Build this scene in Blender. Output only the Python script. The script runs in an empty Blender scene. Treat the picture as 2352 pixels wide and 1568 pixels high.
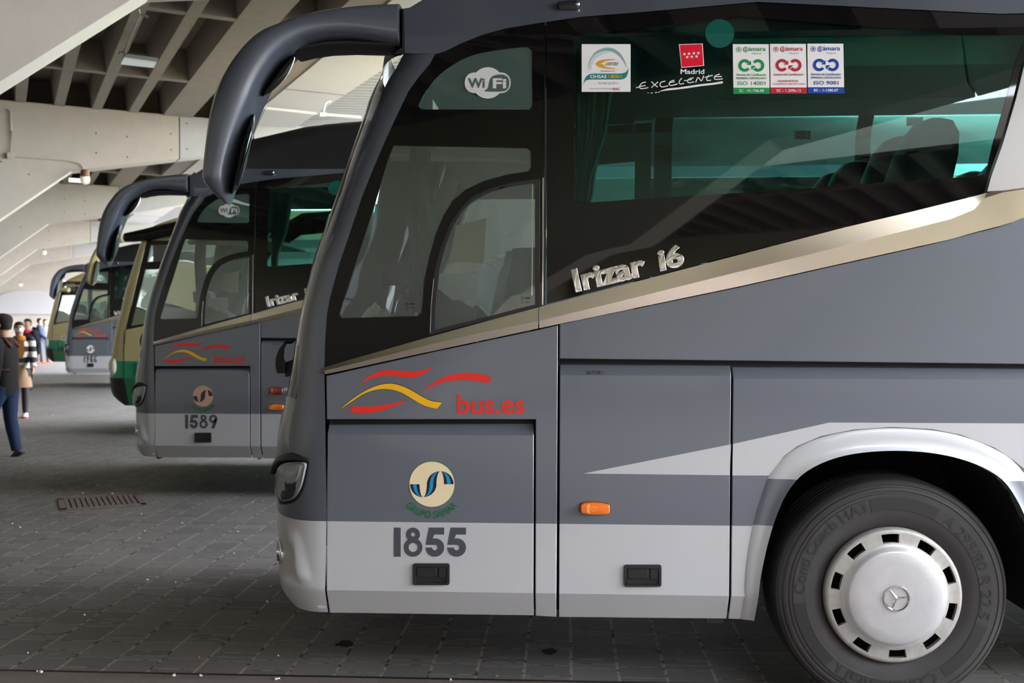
import bpy, bmesh, math, random
import numpy as np
from mathutils import Vector, Matrix
from mathutils.geometry import tessellate_polygon
random.seed(7)
scn = bpy.context.scene
COL = scn.collection

# ------------------------------------------------------------------ camera
F_PX = 2287.0
PIT = math.atan(49 / 2287)
YAW = math.radians(3.1)
CAM = Vector((0, -4.39, 1.715))
cam_d = bpy.data.cameras.new('camera')
cam_d.sensor_width = 36
cam_d.lens = F_PX / 2352 * 36
cam_d.clip_start = 0.05
cam_d.clip_end = 400
cam_d.dof.use_dof = True
cam_d.dof.focus_distance = 4.45
cam_d.dof.aperture_fstop = 3.6
cam = bpy.data.objects.new('camera', cam_d)
cam.location = CAM
cam.rotation_euler = (math.pi / 2 - PIT, 0, YAW)
COL.objects.link(cam)
scn.camera = cam

# ------------------------------------------------------------------ world + exposure
scn.view_settings.view_transform = 'Standard'
scn.view_settings.look = 'None'
scn.view_settings.gamma = 1
scn.view_settings.use_curve_mapping = False
scn.view_settings.exposure = 2.55
scn.cycles.use_denoising = True
scn.cycles.max_bounces = 10
scn.cycles.diffuse_bounces = 5
scn.cycles.glossy_bounces = 5
scn.cycles.transparent_max_bounces = 24
scn.cycles.caustics_reflective = False
scn.cycles.caustics_refractive = False
w = bpy.data.worlds.new('sky')
scn.world = w
w.use_nodes = True
nt = w.node_tree
bg = nt.nodes['Background']
tc = nt.nodes.new('ShaderNodeTexCoord')
sep = nt.nodes.new('ShaderNodeSeparateXYZ')
nt.links.new(tc.outputs['Generated'], sep.inputs[0])
rmp = nt.nodes.new('ShaderNodeValToRGB')
rmp.color_ramp.elements[0].position = 0.0
rmp.color_ramp.elements[0].color = (0.80, 0.86, 0.94, 1)
rmp.color_ramp.elements[1].position = 0.8
rmp.color_ramp.elements[1].color = (0.92, 0.97, 1.05, 1)
nt.links.new(sep.outputs['Z'], rmp.inputs[0])
nt.links.new(rmp.outputs[0], bg.inputs['Color'])
bg.inputs['Strength'].default_value = 4.0

# ------------------------------------------------------------------ projection helpers (measurements taken from the photograph)
FWV = Vector((-math.sin(YAW) * math.cos(PIT), math.cos(YAW) * math.cos(PIT), -math.sin(PIT)))
RTV = Vector((math.cos(YAW), math.sin(YAW), 0))
UPV = RTV.cross(FWV)


def ray(px, py):
    return FWV + RTV * ((px - 1176) / F_PX) + UPV * ((784 - py) / F_PX)


def onY(px, py, Y=0.0):
    d = ray(px, py)
    return CAM + d * ((Y - CAM.y) / d.y)


def onZ(px, py, Z=0.0):
    d = ray(px, py)
    return CAM + d * ((Z - CAM.z) / d.z)


def proj(p):
    v = Vector(p) - CAM
    z = v.dot(FWV)
    return 1176 + F_PX * v.dot(RTV) / z, 784 - F_PX * v.dot(UPV) / z


def smooth(t):
    t = max(0.0, min(1.0, t))
    return t * t * (3 - 2 * t)


def interp(tab, x):
    if x <= tab[0][0]:
        return tab[0][1]
    for (a, b), (c, d) in zip(tab, tab[1:]):
        if x <= c:
            return b + (d - b) * (x - a) / (c - a)
    return tab[-1][1]


# ------------------------------------------------------------------ materials
def lin(c):
    return c / 12.92 if c <= 0.04045 else ((c + 0.055) / 1.055) ** 2.4


def rgb(r, g, b):
    return (lin(r / 255), lin(g / 255), lin(b / 255), 1)


MATS = {}


def mat(name, col, rough=0.5, metal=0.0, spec=0.5, coat=0.0, emit=None, estr=0, noise=None, bump=0.0, bscale=60, aniso=0):
    if name in MATS:
        return MATS[name]
    m = bpy.data.materials.new(name)
    m.use_nodes = True
    n = m.node_tree.nodes
    L = m.node_tree.links
    p = n['Principled BSDF']
    p.inputs['Base Color'].default_value = col
    p.inputs['Roughness'].default_value = rough
    p.inputs['Metallic'].default_value = metal
    p.inputs['Specular IOR Level'].default_value = spec
    p.inputs['Coat Weight'].default_value = coat
    p.inputs['Coat Roughness'].default_value = 0.04
    if emit:
        p.inputs['Emission Color'].default_value = emit
        p.inputs['Emission Strength'].default_value = estr
    if noise or bump:
        t = n.new('ShaderNodeTexCoord')
        if noise:
            sc, amt = noise
            no = n.new('ShaderNodeTexNoise')
            no.inputs['Scale'].default_value = sc
            no.inputs['Detail'].default_value = 6
            no.inputs['Roughness'].default_value = 0.65
            L.new(t.outputs['Object'], no.inputs['Vector'])
            mr = n.new('ShaderNodeMapRange')
            mr.inputs['From Min'].default_value = 0.3
            mr.inputs['From Max'].default_value = 0.7
            mr.inputs['To Min'].default_value = 1 - amt
            mr.inputs['To Max'].default_value = 1 + amt
            L.new(no.outputs['Fac'], mr.inputs[0])
            mx = n.new('ShaderNodeVectorMath')
            mx.operation = 'SCALE'
            mx.inputs[0].default_value = col[:3]
            L.new(mr.outputs[0], mx.inputs['Scale'])
            L.new(mx.outputs[0], p.inputs['Base Color'])
        if bump:
            nb = n.new('ShaderNodeTexNoise')
            nb.inputs['Scale'].default_value = bscale
            nb.inputs['Detail'].default_value = 4
            L.new(t.outputs['Object'], nb.inputs['Vector'])
            b = n.new('ShaderNodeBump')
            b.inputs['Strength'].default_value = bump
            b.inputs['Distance'].default_value = 0.02
            L.new(nb.outputs['Fac'], b.inputs['Height'])
            L.new(b.outputs[0], p.inputs['Normal'])
    MATS[name] = m
    return m


def glass(name, tint, refl=1.0, rough=0.0, veil=0.0, dcol=(0.52, 0.60, 0.56, 1)):
    m = bpy.data.materials.new(name)
    m.use_nodes = True
    n = m.node_tree.nodes
    L = m.node_tree.links
    n.remove(n['Principled BSDF'])
    out = n['Material Output']
    tr = n.new('ShaderNodeBsdfTransparent')
    tr.inputs['Color'].default_value = (*tint, 1)
    gl = n.new('ShaderNodeBsdfGlossy')
    gl.inputs['Color'].default_value = (1, 1, 1, 1)
    gl.inputs['Roughness'].default_value = rough
    fr = n.new('ShaderNodeFresnel')
    fr.inputs['IOR'].default_value = 1.5
    mu = n.new('ShaderNodeMath')
    mu.operation = 'MULTIPLY'
    mu.inputs[1].default_value = refl
    mu.use_clamp = True
    mix = n.new('ShaderNodeMixShader')
    L.new(fr.outputs[0], mu.inputs[0])
    L.new(mu.outputs[0], mix.inputs[0])
    if veil:  # pale diffuse veil mixed into the tint to brighten a pane
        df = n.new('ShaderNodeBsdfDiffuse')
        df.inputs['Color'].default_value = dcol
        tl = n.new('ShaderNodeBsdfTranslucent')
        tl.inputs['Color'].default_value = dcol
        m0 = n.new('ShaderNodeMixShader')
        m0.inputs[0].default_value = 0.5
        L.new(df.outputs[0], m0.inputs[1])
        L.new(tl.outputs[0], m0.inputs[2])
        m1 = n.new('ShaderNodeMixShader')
        m1.inputs[0].default_value = veil
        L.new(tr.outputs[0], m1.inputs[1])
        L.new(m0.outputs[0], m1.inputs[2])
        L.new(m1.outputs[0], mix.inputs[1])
    else:
        L.new(tr.outputs[0], mix.inputs[1])
    L.new(gl.outputs[0], mix.inputs[2])
    L.new(mix.outputs[0], out.inputs['Surface'])
    MATS[name] = m
    return m


def banded_paint():
    m = mat('banded_paint', (0.1, 0.1, 0.1, 1), 0.40, 0.2, 0.5, 0.5)
    n_, L_ = m.node_tree.nodes, m.node_tree.links
    t = n_.new('ShaderNodeTexCoord')
    s = n_.new('ShaderNodeSeparateXYZ')
    L_.new(t.outputs['Object'], s.inputs[0])
    r = n_.new('ShaderNodeValToRGB')
    r.color_ramp.interpolation = 'CONSTANT'
    a = n_.new('ShaderNodeMath')
    a.operation = 'DIVIDE'
    a.inputs[1].default_value = 2.0
    L_.new(s.outputs['Z'], a.inputs[0])
    L_.new(a.outputs[0], r.inputs[0])
    sv, gy = rgb(198, 200, 204), rgb(106, 112, 122)
    r.color_ramp.elements[0].position = 0
    r.color_ramp.elements[0].color = sv
    r.color_ramp.elements[1].position = 0.815 / 2
    r.color_ramp.elements[1].color = gy
    e = r.color_ramp.elements.new(1.022 / 2)
    e.color = sv
    L_.new(r.outputs[0], n_['Principled BSDF'].inputs['Base Color'])
    return m


BANDED = banded_paint()
GREY = mat('dark_grey_paint', rgb(106, 112, 122), 0.38, 0.25, 0.5, 0.6, noise=(900, 0.05))
PILLAR = mat('pillar_paint', rgb(86, 92, 102), 0.28, 0.25, 0.5, 0.8, noise=(900, 0.05))
SILVER = mat('silver_paint', rgb(198, 200, 204), 0.42, 0.15, 0.5, 0.4, noise=(900, 0.04))
ROOF = mat('roof_paint', rgb(58, 60, 66), 0.42, 0.1, 0.4, 0.2)
FAIR = mat('fairing_paint', rgb(27, 28, 30), 0.55, 0.0, 0.4, 0.1)
BLACK = mat('black_glass', rgb(12, 12, 13), 0.03, 0, 0.5)
SHELL = mat('dark_void', rgb(9, 9, 10), 0.8)
RUBBER = mat('black_rubber', rgb(20, 20, 21), 0.6)
PLAST = mat('black_plastic', rgb(30, 31, 33), 0.5, bump=0.15, bscale=400)
CHROME = mat('chrome', rgb(225, 225, 225), 0.06, 1.0)
STEEL = mat('brushed_steel', rgb(216, 208, 193), 0.2, 1.0)
FIN = mat('satin_aluminium', rgb(172, 170, 168), 0.38, 0.9)
CAPM = mat('hubcap_paint', rgb(196, 196, 198), 0.36, 0.35, noise=(18, 0.06))
CAPR = mat('hubcap_rim_paint', rgb(176, 174, 170), 0.42, 0.35, noise=(26, 0.16))
TYRE = mat('tyre_rubber', rgb(54, 52, 52), 0.72, noise=(14, 0.12))
TYRED = mat('tyre_lettering', rgb(34, 33, 34), 0.6)
TREAD = mat('tyre_tread', rgb(30, 30, 31), 0.8)
RED = mat('red_vinyl', rgb(236, 48, 38), 0.4)
YEL = mat('yellow_vinyl', rgb(250, 190, 28), 0.4)
CREAMV = mat('cream_vinyl', rgb(244, 226, 184), 0.4)
PINKV = mat('faded_cream_vinyl', rgb(214, 172, 146), 0.4)
WHITE = mat('white_vinyl', rgb(238, 238, 238), 0.45)
NAVY = mat('navy_vinyl', rgb(26, 26, 46), 0.4)
CYAN = mat('cyan_vinyl', rgb(0, 150, 208), 0.4)
GRNV = mat('green_vinyl', rgb(0, 112, 66), 0.4)
NUMV = mat('slate_vinyl', rgb(72, 76, 84), 0.4)
BLKV = mat('black_vinyl', rgb(18, 18, 20), 0.4)
CGRN = mat('certificate_green', rgb(0, 146, 72), 0.45)
CRED = mat('certificate_red', rgb(178, 36, 52), 0.45)
CBLU = mat('certificate_blue', rgb(0, 62, 160), 0.45)
TEALV = mat('teal_vinyl', rgb(28, 128, 124), 0.45)
TEALP = mat('pale_teal_vinyl', rgb(132, 178, 170), 0.45)
PALEV = mat('pale_grey_vinyl', rgb(206, 216, 214), 0.45)
GOLDV = mat('gold_vinyl', rgb(226, 164, 40), 0.45)
GRYV = mat('grey_vinyl', rgb(130, 132, 134), 0.45)
MADR = mat('flag_red_vinyl', rgb(228, 4, 44), 0.45)
WIFIW = mat('wifi_white', rgb(214, 214, 212), 0.5)
WIFID = mat('wifi_grey', rgb(74, 92, 88), 0.5)
AMBER = mat('amber_lens', rgb(255, 120, 0), 0.15, 0, 0.6, 0.6)
AMBERD = mat('amber_lens_edge', rgb(226, 84, 4), 0.2, 0, 0.6, 0.6)
REDL = mat('red_lens', rgb(120, 22, 12), 0.15, 0, 0.6, 0.6)
SEAT = mat('seat_cloth', rgb(40, 46, 52), 0.9)
SEATB = mat('seat_back_shell', rgb(70, 74, 76), 0.6)
DASH = mat('dashboard_plastic', rgb(52, 54, 55), 0.7)
INTER = mat('interior_trim', rgb(176, 178, 172), 0.8)
CURT = mat('curtain_cloth', rgb(120, 135, 130), 0.9)
PAPER = mat('white_paper', rgb(244, 248, 246), 0.8)
MIRRG = mat('mirror_glass', rgb(60, 70, 72), 0.03, 1.0)
MIRB = mat('mirror_glass_bright', rgb(210, 215, 225), 0.05, 1.0)
CREAM = mat('cream_paint', rgb(206, 190, 138), 0.35, 0.0, 0.5, 0.5)
BGREEN = mat('green_paint', rgb(0, 150, 108), 0.4, 0.0, 0.5, 0.4)
GL_MAIN = glass('tinted_teal_glass', (0.41, 0.75, 0.70), 0.9)
GL_FAR = glass('tinted_teal_glass_far', (0.86, 0.98, 0.92), 0.8)
GL_DRV = glass('clear_green_glass', (0.95, 0.985, 0.965), 1.6, veil=0.14)  # veil in the glass colour stands in for brightness the pane lacks
GL_WIFI = glass('veiled_green_glass', (0.72, 0.82, 0.78), 0.9, veil=0.24, dcol=(0.40, 0.60, 0.54, 1))  # greenish film plus a pale veil that brightens the dark pane
GL_WS = glass('windscreen_glass', (0.93, 0.97, 0.95), 1.2)
GL_LAMP = glass('lamp_lens', (0.93, 0.95, 0.95), 1.4)
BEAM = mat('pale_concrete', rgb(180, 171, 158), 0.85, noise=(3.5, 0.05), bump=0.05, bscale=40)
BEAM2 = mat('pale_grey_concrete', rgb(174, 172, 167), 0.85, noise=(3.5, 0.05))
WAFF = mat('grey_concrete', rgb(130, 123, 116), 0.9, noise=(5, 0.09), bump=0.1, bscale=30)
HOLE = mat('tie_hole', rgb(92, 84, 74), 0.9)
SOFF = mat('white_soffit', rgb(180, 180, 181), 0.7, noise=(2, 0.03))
DECK = mat('corrugated_steel', rgb(132, 132, 132), 0.6)
WALLM = mat('wall_concrete', rgb(178, 168, 156), 0.9, noise=(2, 0.08))


# ------------------------------------------------------------------ mesh builder
class MB:
    def __init__(self, base=(0, 0, 0)):
        self.v = []
        self.f = []
        self.m = []
        self.mats = []
        self.base = Vector(base)

    def mi(self, m):
        if m not in self.mats:
            self.mats.append(m)
        return self.mats.index(m)

    def add(self, verts, faces, m):
        o = len(self.v)
        k = self.mi(m)
        self.v += [Vector(p) for p in verts]
        self.f += [tuple(i + o for i in f) for f in faces]
        self.m += [k] * len(faces)
        return self

    def box(self, lo, hi, m):
        x0, y0, z0 = lo
        x1, y1, z1 = hi
        V = [(x0, y0, z0), (x1, y0, z0), (x1, y1, z0), (x0, y1, z0), (x0, y0, z1), (x1, y0, z1), (x1, y1, z1), (x0, y1, z1)]
        return self.hexa(V, m)

    def hexa(self, V, m):
        return self.add(V, [(0, 3, 2, 1), (4, 5, 6, 7), (0, 1, 5, 4), (1, 2, 6, 5), (2, 3, 7, 6), (3, 0, 4, 7)], m)

    def loft(self, rings, m, cap=True, closed=True):
        n = len(rings[0])
        V = [p for r in rings for p in r]
        Fc = []
        for i in range(len(rings) - 1):
            for j in range(n if closed else n - 1):
                a = i * n + j
                b = i * n + (j + 1) % n
                Fc.append((a, b, b + n, a + n))
        if cap and closed:
            Fc.append(tuple(range(n - 1, -1, -1)))
            Fc.append(tuple(range((len(rings) - 1) * n, len(rings) * n)))
        return self.add(V, Fc, m)

    def tube(self, path, r, m, n=8, cap=True):
        path = [Vector(p) for p in path]
        rs = r if isinstance(r, (list, tuple)) else [r] * len(path)
        rings = []
        for i, p in enumerate(path):
            d = (path[min(i + 1, len(path) - 1)] - path[max(i - 1, 0)]).normalized()
            a = d.cross(Vector((0, 0, 1)))
            if a.length < 1e-3:
                a = d.cross(Vector((1, 0, 0)))
            a.normalize()
            b = d.cross(a)
            rings.append([p + (a * math.cos(t) + b * math.sin(t)) * rs[i] for t in [2 * math.pi * k / n for k in range(n)]])
        return self.loft(rings, m, cap)

    def prism(self, pts2, conv, d0, d1, m, flip=False):
        """polygon pts2 (2-D); conv(u,v,d) -> 3-D; extruded from d0 to d1"""
        n = len(pts2)
        V = [conv(u, v, d0) for u, v in pts2] + [conv(u, v, d1) for u, v in pts2]
        Fc = [(i, (i + 1) % n, (i + 1) % n + n, i + n) for i in range(n)]
        tri = tessellate_polygon([[Vector((u, v, 0)) for u, v in pts2]])
        Fc += [tuple(t) for t in tri] + [tuple(i + n for i in reversed(t)) for t in tri]
        return self.add(V, Fc, m)

    def lathe(self, prof, c, m, n=64, axis='Y', a0=0, a1=2 * math.pi):
        """prof: list of (r, y)"""
        full = abs(a1 - a0 - 2 * math.pi) < 1e-6
        k = n if full else n + 1
        V = []
        for r, y in prof:
            for i in range(k):
                t = a0 + (a1 - a0) * i / n
                V.append((c[0] + r * math.sin(t), c[1] + y, c[2] + r * math.cos(t)))
        Fc = []
        for i in range(len(prof) - 1):
            for j in range(n):
                a = i * k + j
                b = i * k + ((j + 1) % k if full else j + 1)
                Fc.append((a, b, b + k, a + k))
        return self.add(V, Fc, m)

    def ball(self, c, r, m, nu=16, nv=10):
        c = Vector(c)
        r = r if isinstance(r, (tuple, list)) else (r, r, r)
        rings = []
        for i in range(nv + 1):
            p = math.pi * i / nv
            rings.append([c + Vector((r[0] * math.sin(p + 1e-4) * math.cos(2 * math.pi * k / nu), r[1] * math.sin(p + 1e-4) * math.sin(2 * math.pi * k / nu), -r[2] * math.cos(p))) for k in range(nu)])
        return self.loft(rings, m)

    def build(self, name, parent=None, sm=True, angle=35, bevel=0):
        me = bpy.data.meshes.new(name)
        me.from_pydata([p - self.base for p in self.v], [], self.f)
        for m in self.mats:
            me.materials.append(m)
        me.polygons.foreach_set('material_index', self.m)
        bm = bmesh.new()
        bm.from_mesh(me)
        bmesh.ops.remove_doubles(bm, verts=bm.verts, dist=1e-5)
        bmesh.ops.recalc_face_normals(bm, faces=bm.faces)
        bm.to_mesh(me)
        bm.free()
        if sm:
            me.polygons.foreach_set('use_smooth', [True] * len(me.polygons))
            me.set_sharp_from_angle(angle=math.radians(angle))
        o = bpy.data.objects.new(name, me)
        COL.objects.link(o)
        if parent:
            o.parent = parent
        if bevel:
            b = o.modifiers.new('edge', 'BEVEL')
            b.width = bevel
            b.segments = 2
            b.limit_method = 'ANGLE'
            b.angle_limit = math.radians(50)
        return o


def tag(o, label, cat, group=None, kind=None):
    if label:
        o['label'] = label
    if cat:
        o['category'] = cat
    if group:
        o['group'] = group
    if kind:
        o['kind'] = kind
    return o


def empty(name, loc, label, cat, group=None):
    o = bpy.data.objects.new(name, None)
    o.empty_display_size = 0.2
    o.location = loc
    COL.objects.link(o)
    return tag(o, label, cat, group)


def struct(o):
    o['kind'] = 'structure'
    return o


def copy_tree(o, parent=None, skip=()):
    c = o.copy()
    COL.objects.link(c)
    if parent is not None:
        c.parent = parent
    for ch in list(o.children):
        if ch not in skip:
            copy_tree(ch, c, skip)
    return c


# ------------------------------------------------------------------ text outlines
_tx = {}


def text_tris(s, bold=0.0):
    """flat triangles of a string, normalised to its bounding box"""
    k = (s, bold)
    if k in _tx:
        return _tx[k]
    cu = bpy.data.curves.new('t', 'FONT')
    cu.body = s
    cu.offset = bold
    cu.resolution_u = 6
    ob = bpy.data.objects.new('t', cu)
    me = bpy.data.meshes.new_from_object(ob)
    vs = [v.co.copy() for v in me.vertices]
    me.calc_loop_triangles()
    fs = [tuple(t.vertices) for t in me.loop_triangles]
    bpy.data.objects.remove(ob)
    bpy.data.curves.remove(cu)
    bpy.data.meshes.remove(me)
    x0 = min(v.x for v in vs)
    x1 = max(v.x for v in vs)
    y0 = min(v.y for v in vs)
    y1 = max(v.y for v in vs)
    r = ([((v.x - x0) / (x1 - x0), (v.y - y0) / (y1 - y0)) for v in vs], fs, (x1 - x0, y1 - y0))
    _tx[k] = r
    return r


def arc(cx, cy, r, a0, a1, n=24):
    return [(cx + r * math.cos(a0 + (a1 - a0) * i / n), cy + r * math.sin(a0 + (a1 - a0) * i / n)) for i in range(n + 1)]


def spline(pts, n=8, closed=False):
    """Catmull-Rom through 2-D points"""
    out = []
    N = len(pts)
    rng = range(N if closed else N - 1)
    for i in rng:
        g = (lambda k: pts[k % N]) if closed else (lambda k: pts[max(0, min(N - 1, k))])
        p0, p1, p2, p3 = g(i - 1), g(i), g(i + 1), g(i + 2)
        for k in range(n):
            t = k / n
            out.append(tuple(0.5 * (2 * p1[a] + (p2[a] - p0[a]) * t + (2 * p0[a] - 5 * p1[a] + 4 * p2[a] - p3[a]) * t * t + (3 * p1[a] - p0[a] - 3 * p2[a] + p3[a]) * t ** 3) for a in range(len(p1))))
    if not closed:
        out.append(tuple(pts[-1]))
    return out


def strip_poly(pts, w):
    """polyline (2-D) with width(s) -> list of quads"""
    N = len(pts)
    ws = w if isinstance(w, (list, tuple)) else [w] * N
    L, R = [], []
    for i in range(N):
        a = pts[max(0, i - 1)]
        b = pts[min(N - 1, i + 1)]
        d = Vector((b[0] - a[0], b[1] - a[1])).normalized()
        nrm = Vector((-d.y, d.x)) * ws[i] / 2
        L.append((pts[i][0] + nrm.x, pts[i][1] + nrm.y))
        R.append((pts[i][0] - nrm.x, pts[i][1] - nrm.y))
    return L + R[::-1]


def ring_poly(cx, cy, r0, r1, a0, a1, n=28):
    return arc(cx, cy, r1, a0, a1, n) + arc(cx, cy, r0, a1, a0, n)


def rrect(x0, y0, x1, y1, r, n=5):
    P = []
    for cx, cy, a in ((x1 - r, y0 + r, -90), (x1 - r, y1 - r, 0), (x0 + r, y1 - r, 90), (x0 + r, y0 + r, 180)):
        P += arc(cx, cy, r, math.radians(a), math.radians(a + 90), n)
    return P


# ------------------------------------------------------------------ coach side surface
W_BUS = 2.55
Z_CREASE = 0.505


def yoff(z):
    if z < Z_CREASE:
        return (Z_CREASE - z) * 0.55
    if z < 2.0:
        return 0.0
    t = z - 2.0
    y = 0.05 * t + 0.03 * t * t
    if z > 2.98:
        y += (z - 2.98) * 0.55
    return y


def S(px, py, Y0=0.0):
    y = 0.0
    for _ in range(5):
        p = onY(px, py, Y0 + y)
        y = yoff(p.z)
    return p


def XZ(pts, Y0=0.0):
    out = []
    for q in pts:
        p = S(q[0], q[1], Y0)
        out.append((p.x, p.z))
    return out


def slice_poly(loops, zs, xs=()):
    """tessellate a polygon with holes in x,z and cut it along horizontal lines so it can follow the curved side"""
    bm = bmesh.new()
    flat = [p for l in loops for p in l]
    vs = [bm.verts.new((p[0], 0, p[1])) for p in flat]
    for t in tessellate_polygon([[Vector((p[0], p[1], 0)) for p in l] for l in loops]):
        try:
            bm.faces.new([vs[i] for i in t])
        except ValueError:
            pass
    bmesh.ops.remove_doubles(bm, verts=bm.verts, dist=1e-6)
    for z in zs:
        bmesh.ops.bisect_plane(bm, geom=bm.verts[:] + bm.edges[:] + bm.faces[:], plane_co=(0, 0, z), plane_no=(0, 0, 1), dist=1e-6)
    for x in xs:
        bmesh.ops.bisect_plane(bm, geom=bm.verts[:] + bm.edges[:] + bm.faces[:], plane_co=(x, 0, 0), plane_no=(1, 0, 0), dist=1e-6)
    bmesh.ops.dissolve_limit(bm, angle_limit=0.001, verts=bm.verts, edges=bm.edges, delimit=set()) if False else None
    return bm


def side_panel(mb, loops, m, off=0.0, thick=0.012, side=0, Y0=0.0, bands=None, extra_z=(), fy=None, tint=None):
    """panel following the coach side. loops in (x,z). bands: [(z_lo, z_hi, material)] painted bands."""
    fy = fy or yoff
    zmin = min(p[1] for p in loops[0])
    zmax = max(p[1] for p in loops[0])
    zs = [z for z in np.arange(2.0, 3.6, 0.055) if zmin < z < zmax]
    if zmin < Z_CREASE < zmax:
        zs.append(Z_CREASE)
    zs += [z for z in extra_z if zmin < z < zmax]
    bm = slice_poly(loops, zs)
    bm.verts.ensure_lookup_table()
    bm.verts.index_update()

    def Y(z, d):
        y = fy(z) + d
        return Y0 + (y if side == 0 else W_BUS - y)
    n = len(bm.verts)
    V = [(v.co.x, Y(v.co.z, -off), v.co.z) for v in bm.verts] + [(v.co.x, Y(v.co.z, thick - off), v.co.z) for v in bm.verts]
    for f in bm.faces:
        idx = [v.index for v in f.verts]
        mm = m
        if bands:
            cz = sum(v.co.z for v in f.verts) / len(f.verts)
            for lo, hi, bmm in bands:
                if lo <= cz < hi:
                    mm = bmm
        mb.add([V[i] for i in idx], [tuple(range(len(idx)))], mm)
        mb.add([V[i + n] for i in reversed(idx)], [tuple(range(len(idx)))], mm)
    for e in bm.edges:
        if len(e.link_faces) == 1:
            a, b = e.verts[0].index, e.verts[1].index
            cz = (e.verts[0].co.z + e.verts[1].co.z) / 2
            mm = m
            if bands:
                for lo, hi, bmm in bands:
                    if lo <= cz < hi:
                        mm = bmm
            mb.add([V[a], V[b], V[b + n], V[a + n]], [(0, 1, 2, 3)], mm)
    bm.free()
    return mb


class Decal:
    """flat vinyl marks on the coach side, drawn in photograph measurements"""

    def __init__(self, mb, off=0.0015, Y0=0.0, conv=None):
        self.mb = mb
        self.off = off
        self.Y0 = Y0
        self.conv = conv

    def P(self, q, off=None):
        o = self.off if off is None else off
        if self.conv:
            return self.conv(q[0], q[1], o)
        p = S(q[0], q[1], self.Y0)
        return (p.x, p.y - o, p.z)

    def poly(self, pts, m, off=None, holes=()):
        loops = [list(pts)] + [list(h) for h in holes]
        flat = [p for l in loops for p in l]
        tri = tessellate_polygon([[Vector((p[0], p[1], 0)) for p in l] for l in loops])
        self.mb.add([self.P(p, off) for p in flat], [tuple(t) for t in tri], m)

    def strip(self, pts, w, m, off=None):
        N = len(pts)
        L = strip_poly(pts, w)
        V = [self.P(p, off) for p in L]
        n2 = 2 * N
        self.mb.add(V, [(i, i + 1, n2 - 2 - i, n2 - 1 - i) for i in range(N - 1)], m)

    def ring(self, cx, cy, r0, r1, m, a0=0.0, a1=2 * math.pi, n=32, off=None):
        o = arc(cx, cy, r1, a0, a1, n)
        i = arc(cx, cy, r0, a0, a1, n)
        V = [self.P(p, off) for p in o + i]
        self.mb.add(V, [(k, k + 1, n + 2 + k, n + 1 + k) for k in range(n)], m)

    def disc(self, cx, cy, r, m, off=None, n=40):
        self.poly(arc(cx, cy, r, 0, 2 * math.pi, n)[:-1], m, off)

    def copies(self, s, bold, off):
        """heavy letters whose outlines would cross are drawn as stacked, slightly shifted copies"""
        o = self.off if off is None else off
        if bold and any(c in s for c in 'MNmn9'):
            vs, fs, (w_, h_) = text_tris(s, 0.0)
            return [([(u + dx * bold / w_, v + dy * bold / h_) for u, v in vs], fs, o + k * .0002) for k, (dx, dy) in enumerate(((-.8, 0), (.8, 0), (0, .7), (0, -.7)))]
        vs, fs, _ = text_tris(s, bold)
        return [(vs, fs, o)]

    def text(self, s, x0, y0, x1, y1, m, bold=0.0, off=None, U=None, V=None, shear=0.0):
        """text filling the box x0,y0 (top left) .. x1,y1 (bottom right), or origin x0,y1 with axes U,V"""
        if U is None:
            U = (x1 - x0, 0)
            V = (shear, y0 - y1)
            O = (x0, y1)
        else:
            O = (x0, y0)
        for vs, fs, o in self.copies(s, bold, off):
            self.mb.add([self.P((O[0] + u * U[0] + v * V[0], O[1] + u * U[1] + v * V[1]), o) for u, v in vs], fs, m)

    def arctext(self, s, cx, cy, r, h, a0, a1, m, bold=0.0, off=None, inward=False):
        """text on a circle; angles clockwise from top in degrees; tops outward (or inward)"""
        for vs, fs, o in self.copies(s, bold, off):
            out = []
            for u, v in vs:
                a = math.radians(a0 + (a1 - a0) * u)
                rr = r - v * h if inward else r + v * h
                out.append(self.P((cx + rr * math.sin(a), cy - rr * math.cos(a)), o))
            self.mb.add(out, fs, m)


def digit(d, ch, x, y, w, h, t, m):
    """heavy geometric numerals; x,y top left"""
    pi = math.pi
    if ch == '1':
        d.poly([(x, y), (x + t, y), (x + t, y + h), (x, y + h)], m)
        return
    R = w / 2
    cx = x + R
    if ch == '8':
        r2 = R * 0.74
        d.ring(cx, y + h - R, R - t * 0.72, R, m)
        d.ring(cx, y + r2, r2 - t * 0.72, r2, m, off=d.off + .0004)
    elif ch == '5':
        Rb = h * .317
        cy = y + h - Rb
        a0 = math.radians(-104)
        hr = w * .145
        hc = (x + w * .5, y + h * .685)
        out = [(x + w * .19, y), (x + w, y), (x + w, y + h * .24), (x + w * .47, y + h * .24)]
        out += [(cx + R * math.cos(q), cy + Rb * math.sin(q)) for q in [a0 + (math.pi - a0) * k / 30 for k in range(31)]]
        out += [(hc[0] + hr * math.cos(q), hc[1] + hr * math.sin(q)) for q in [math.pi - (math.pi * 1.5) * k / 18 for k in range(19)]]
        out += [(hc[0] - hr, hc[1] - hr), (x, hc[1] - hr)]
        d.poly(out, m)
    elif ch == '9':
        d.ring(cx, y + R, R - t * .8, R, m)
        d.strip([(x + w - t * .55, y + R), (x + w - t * .9, y + h * .62), (x + w * .42, y + h)], t, m)
    elif ch == '6':
        d.ring(cx, y + h - R, R - t * .8, R, m)
        d.strip([(x + t * .55, y + h - R), (x + t * .7, y + h * .3), (x + w * .35, y + t * .5), (x + w * .95, y + t * .5)], t, m)


# ================================================================== BUILDING
AL = YAW + math.radians(26.93)
E_ = Vector((-math.sin(AL), math.cos(AL), 0))
G_ = Vector((math.cos(AL), math.sin(AL), 0))
ORG = Vector((CAM.x, CAM.y, 0))
DZ = 0.085


def ST(s, t, z):
    return ORG + E_ * s + G_ * t + Vector((0, 0, z))


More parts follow.
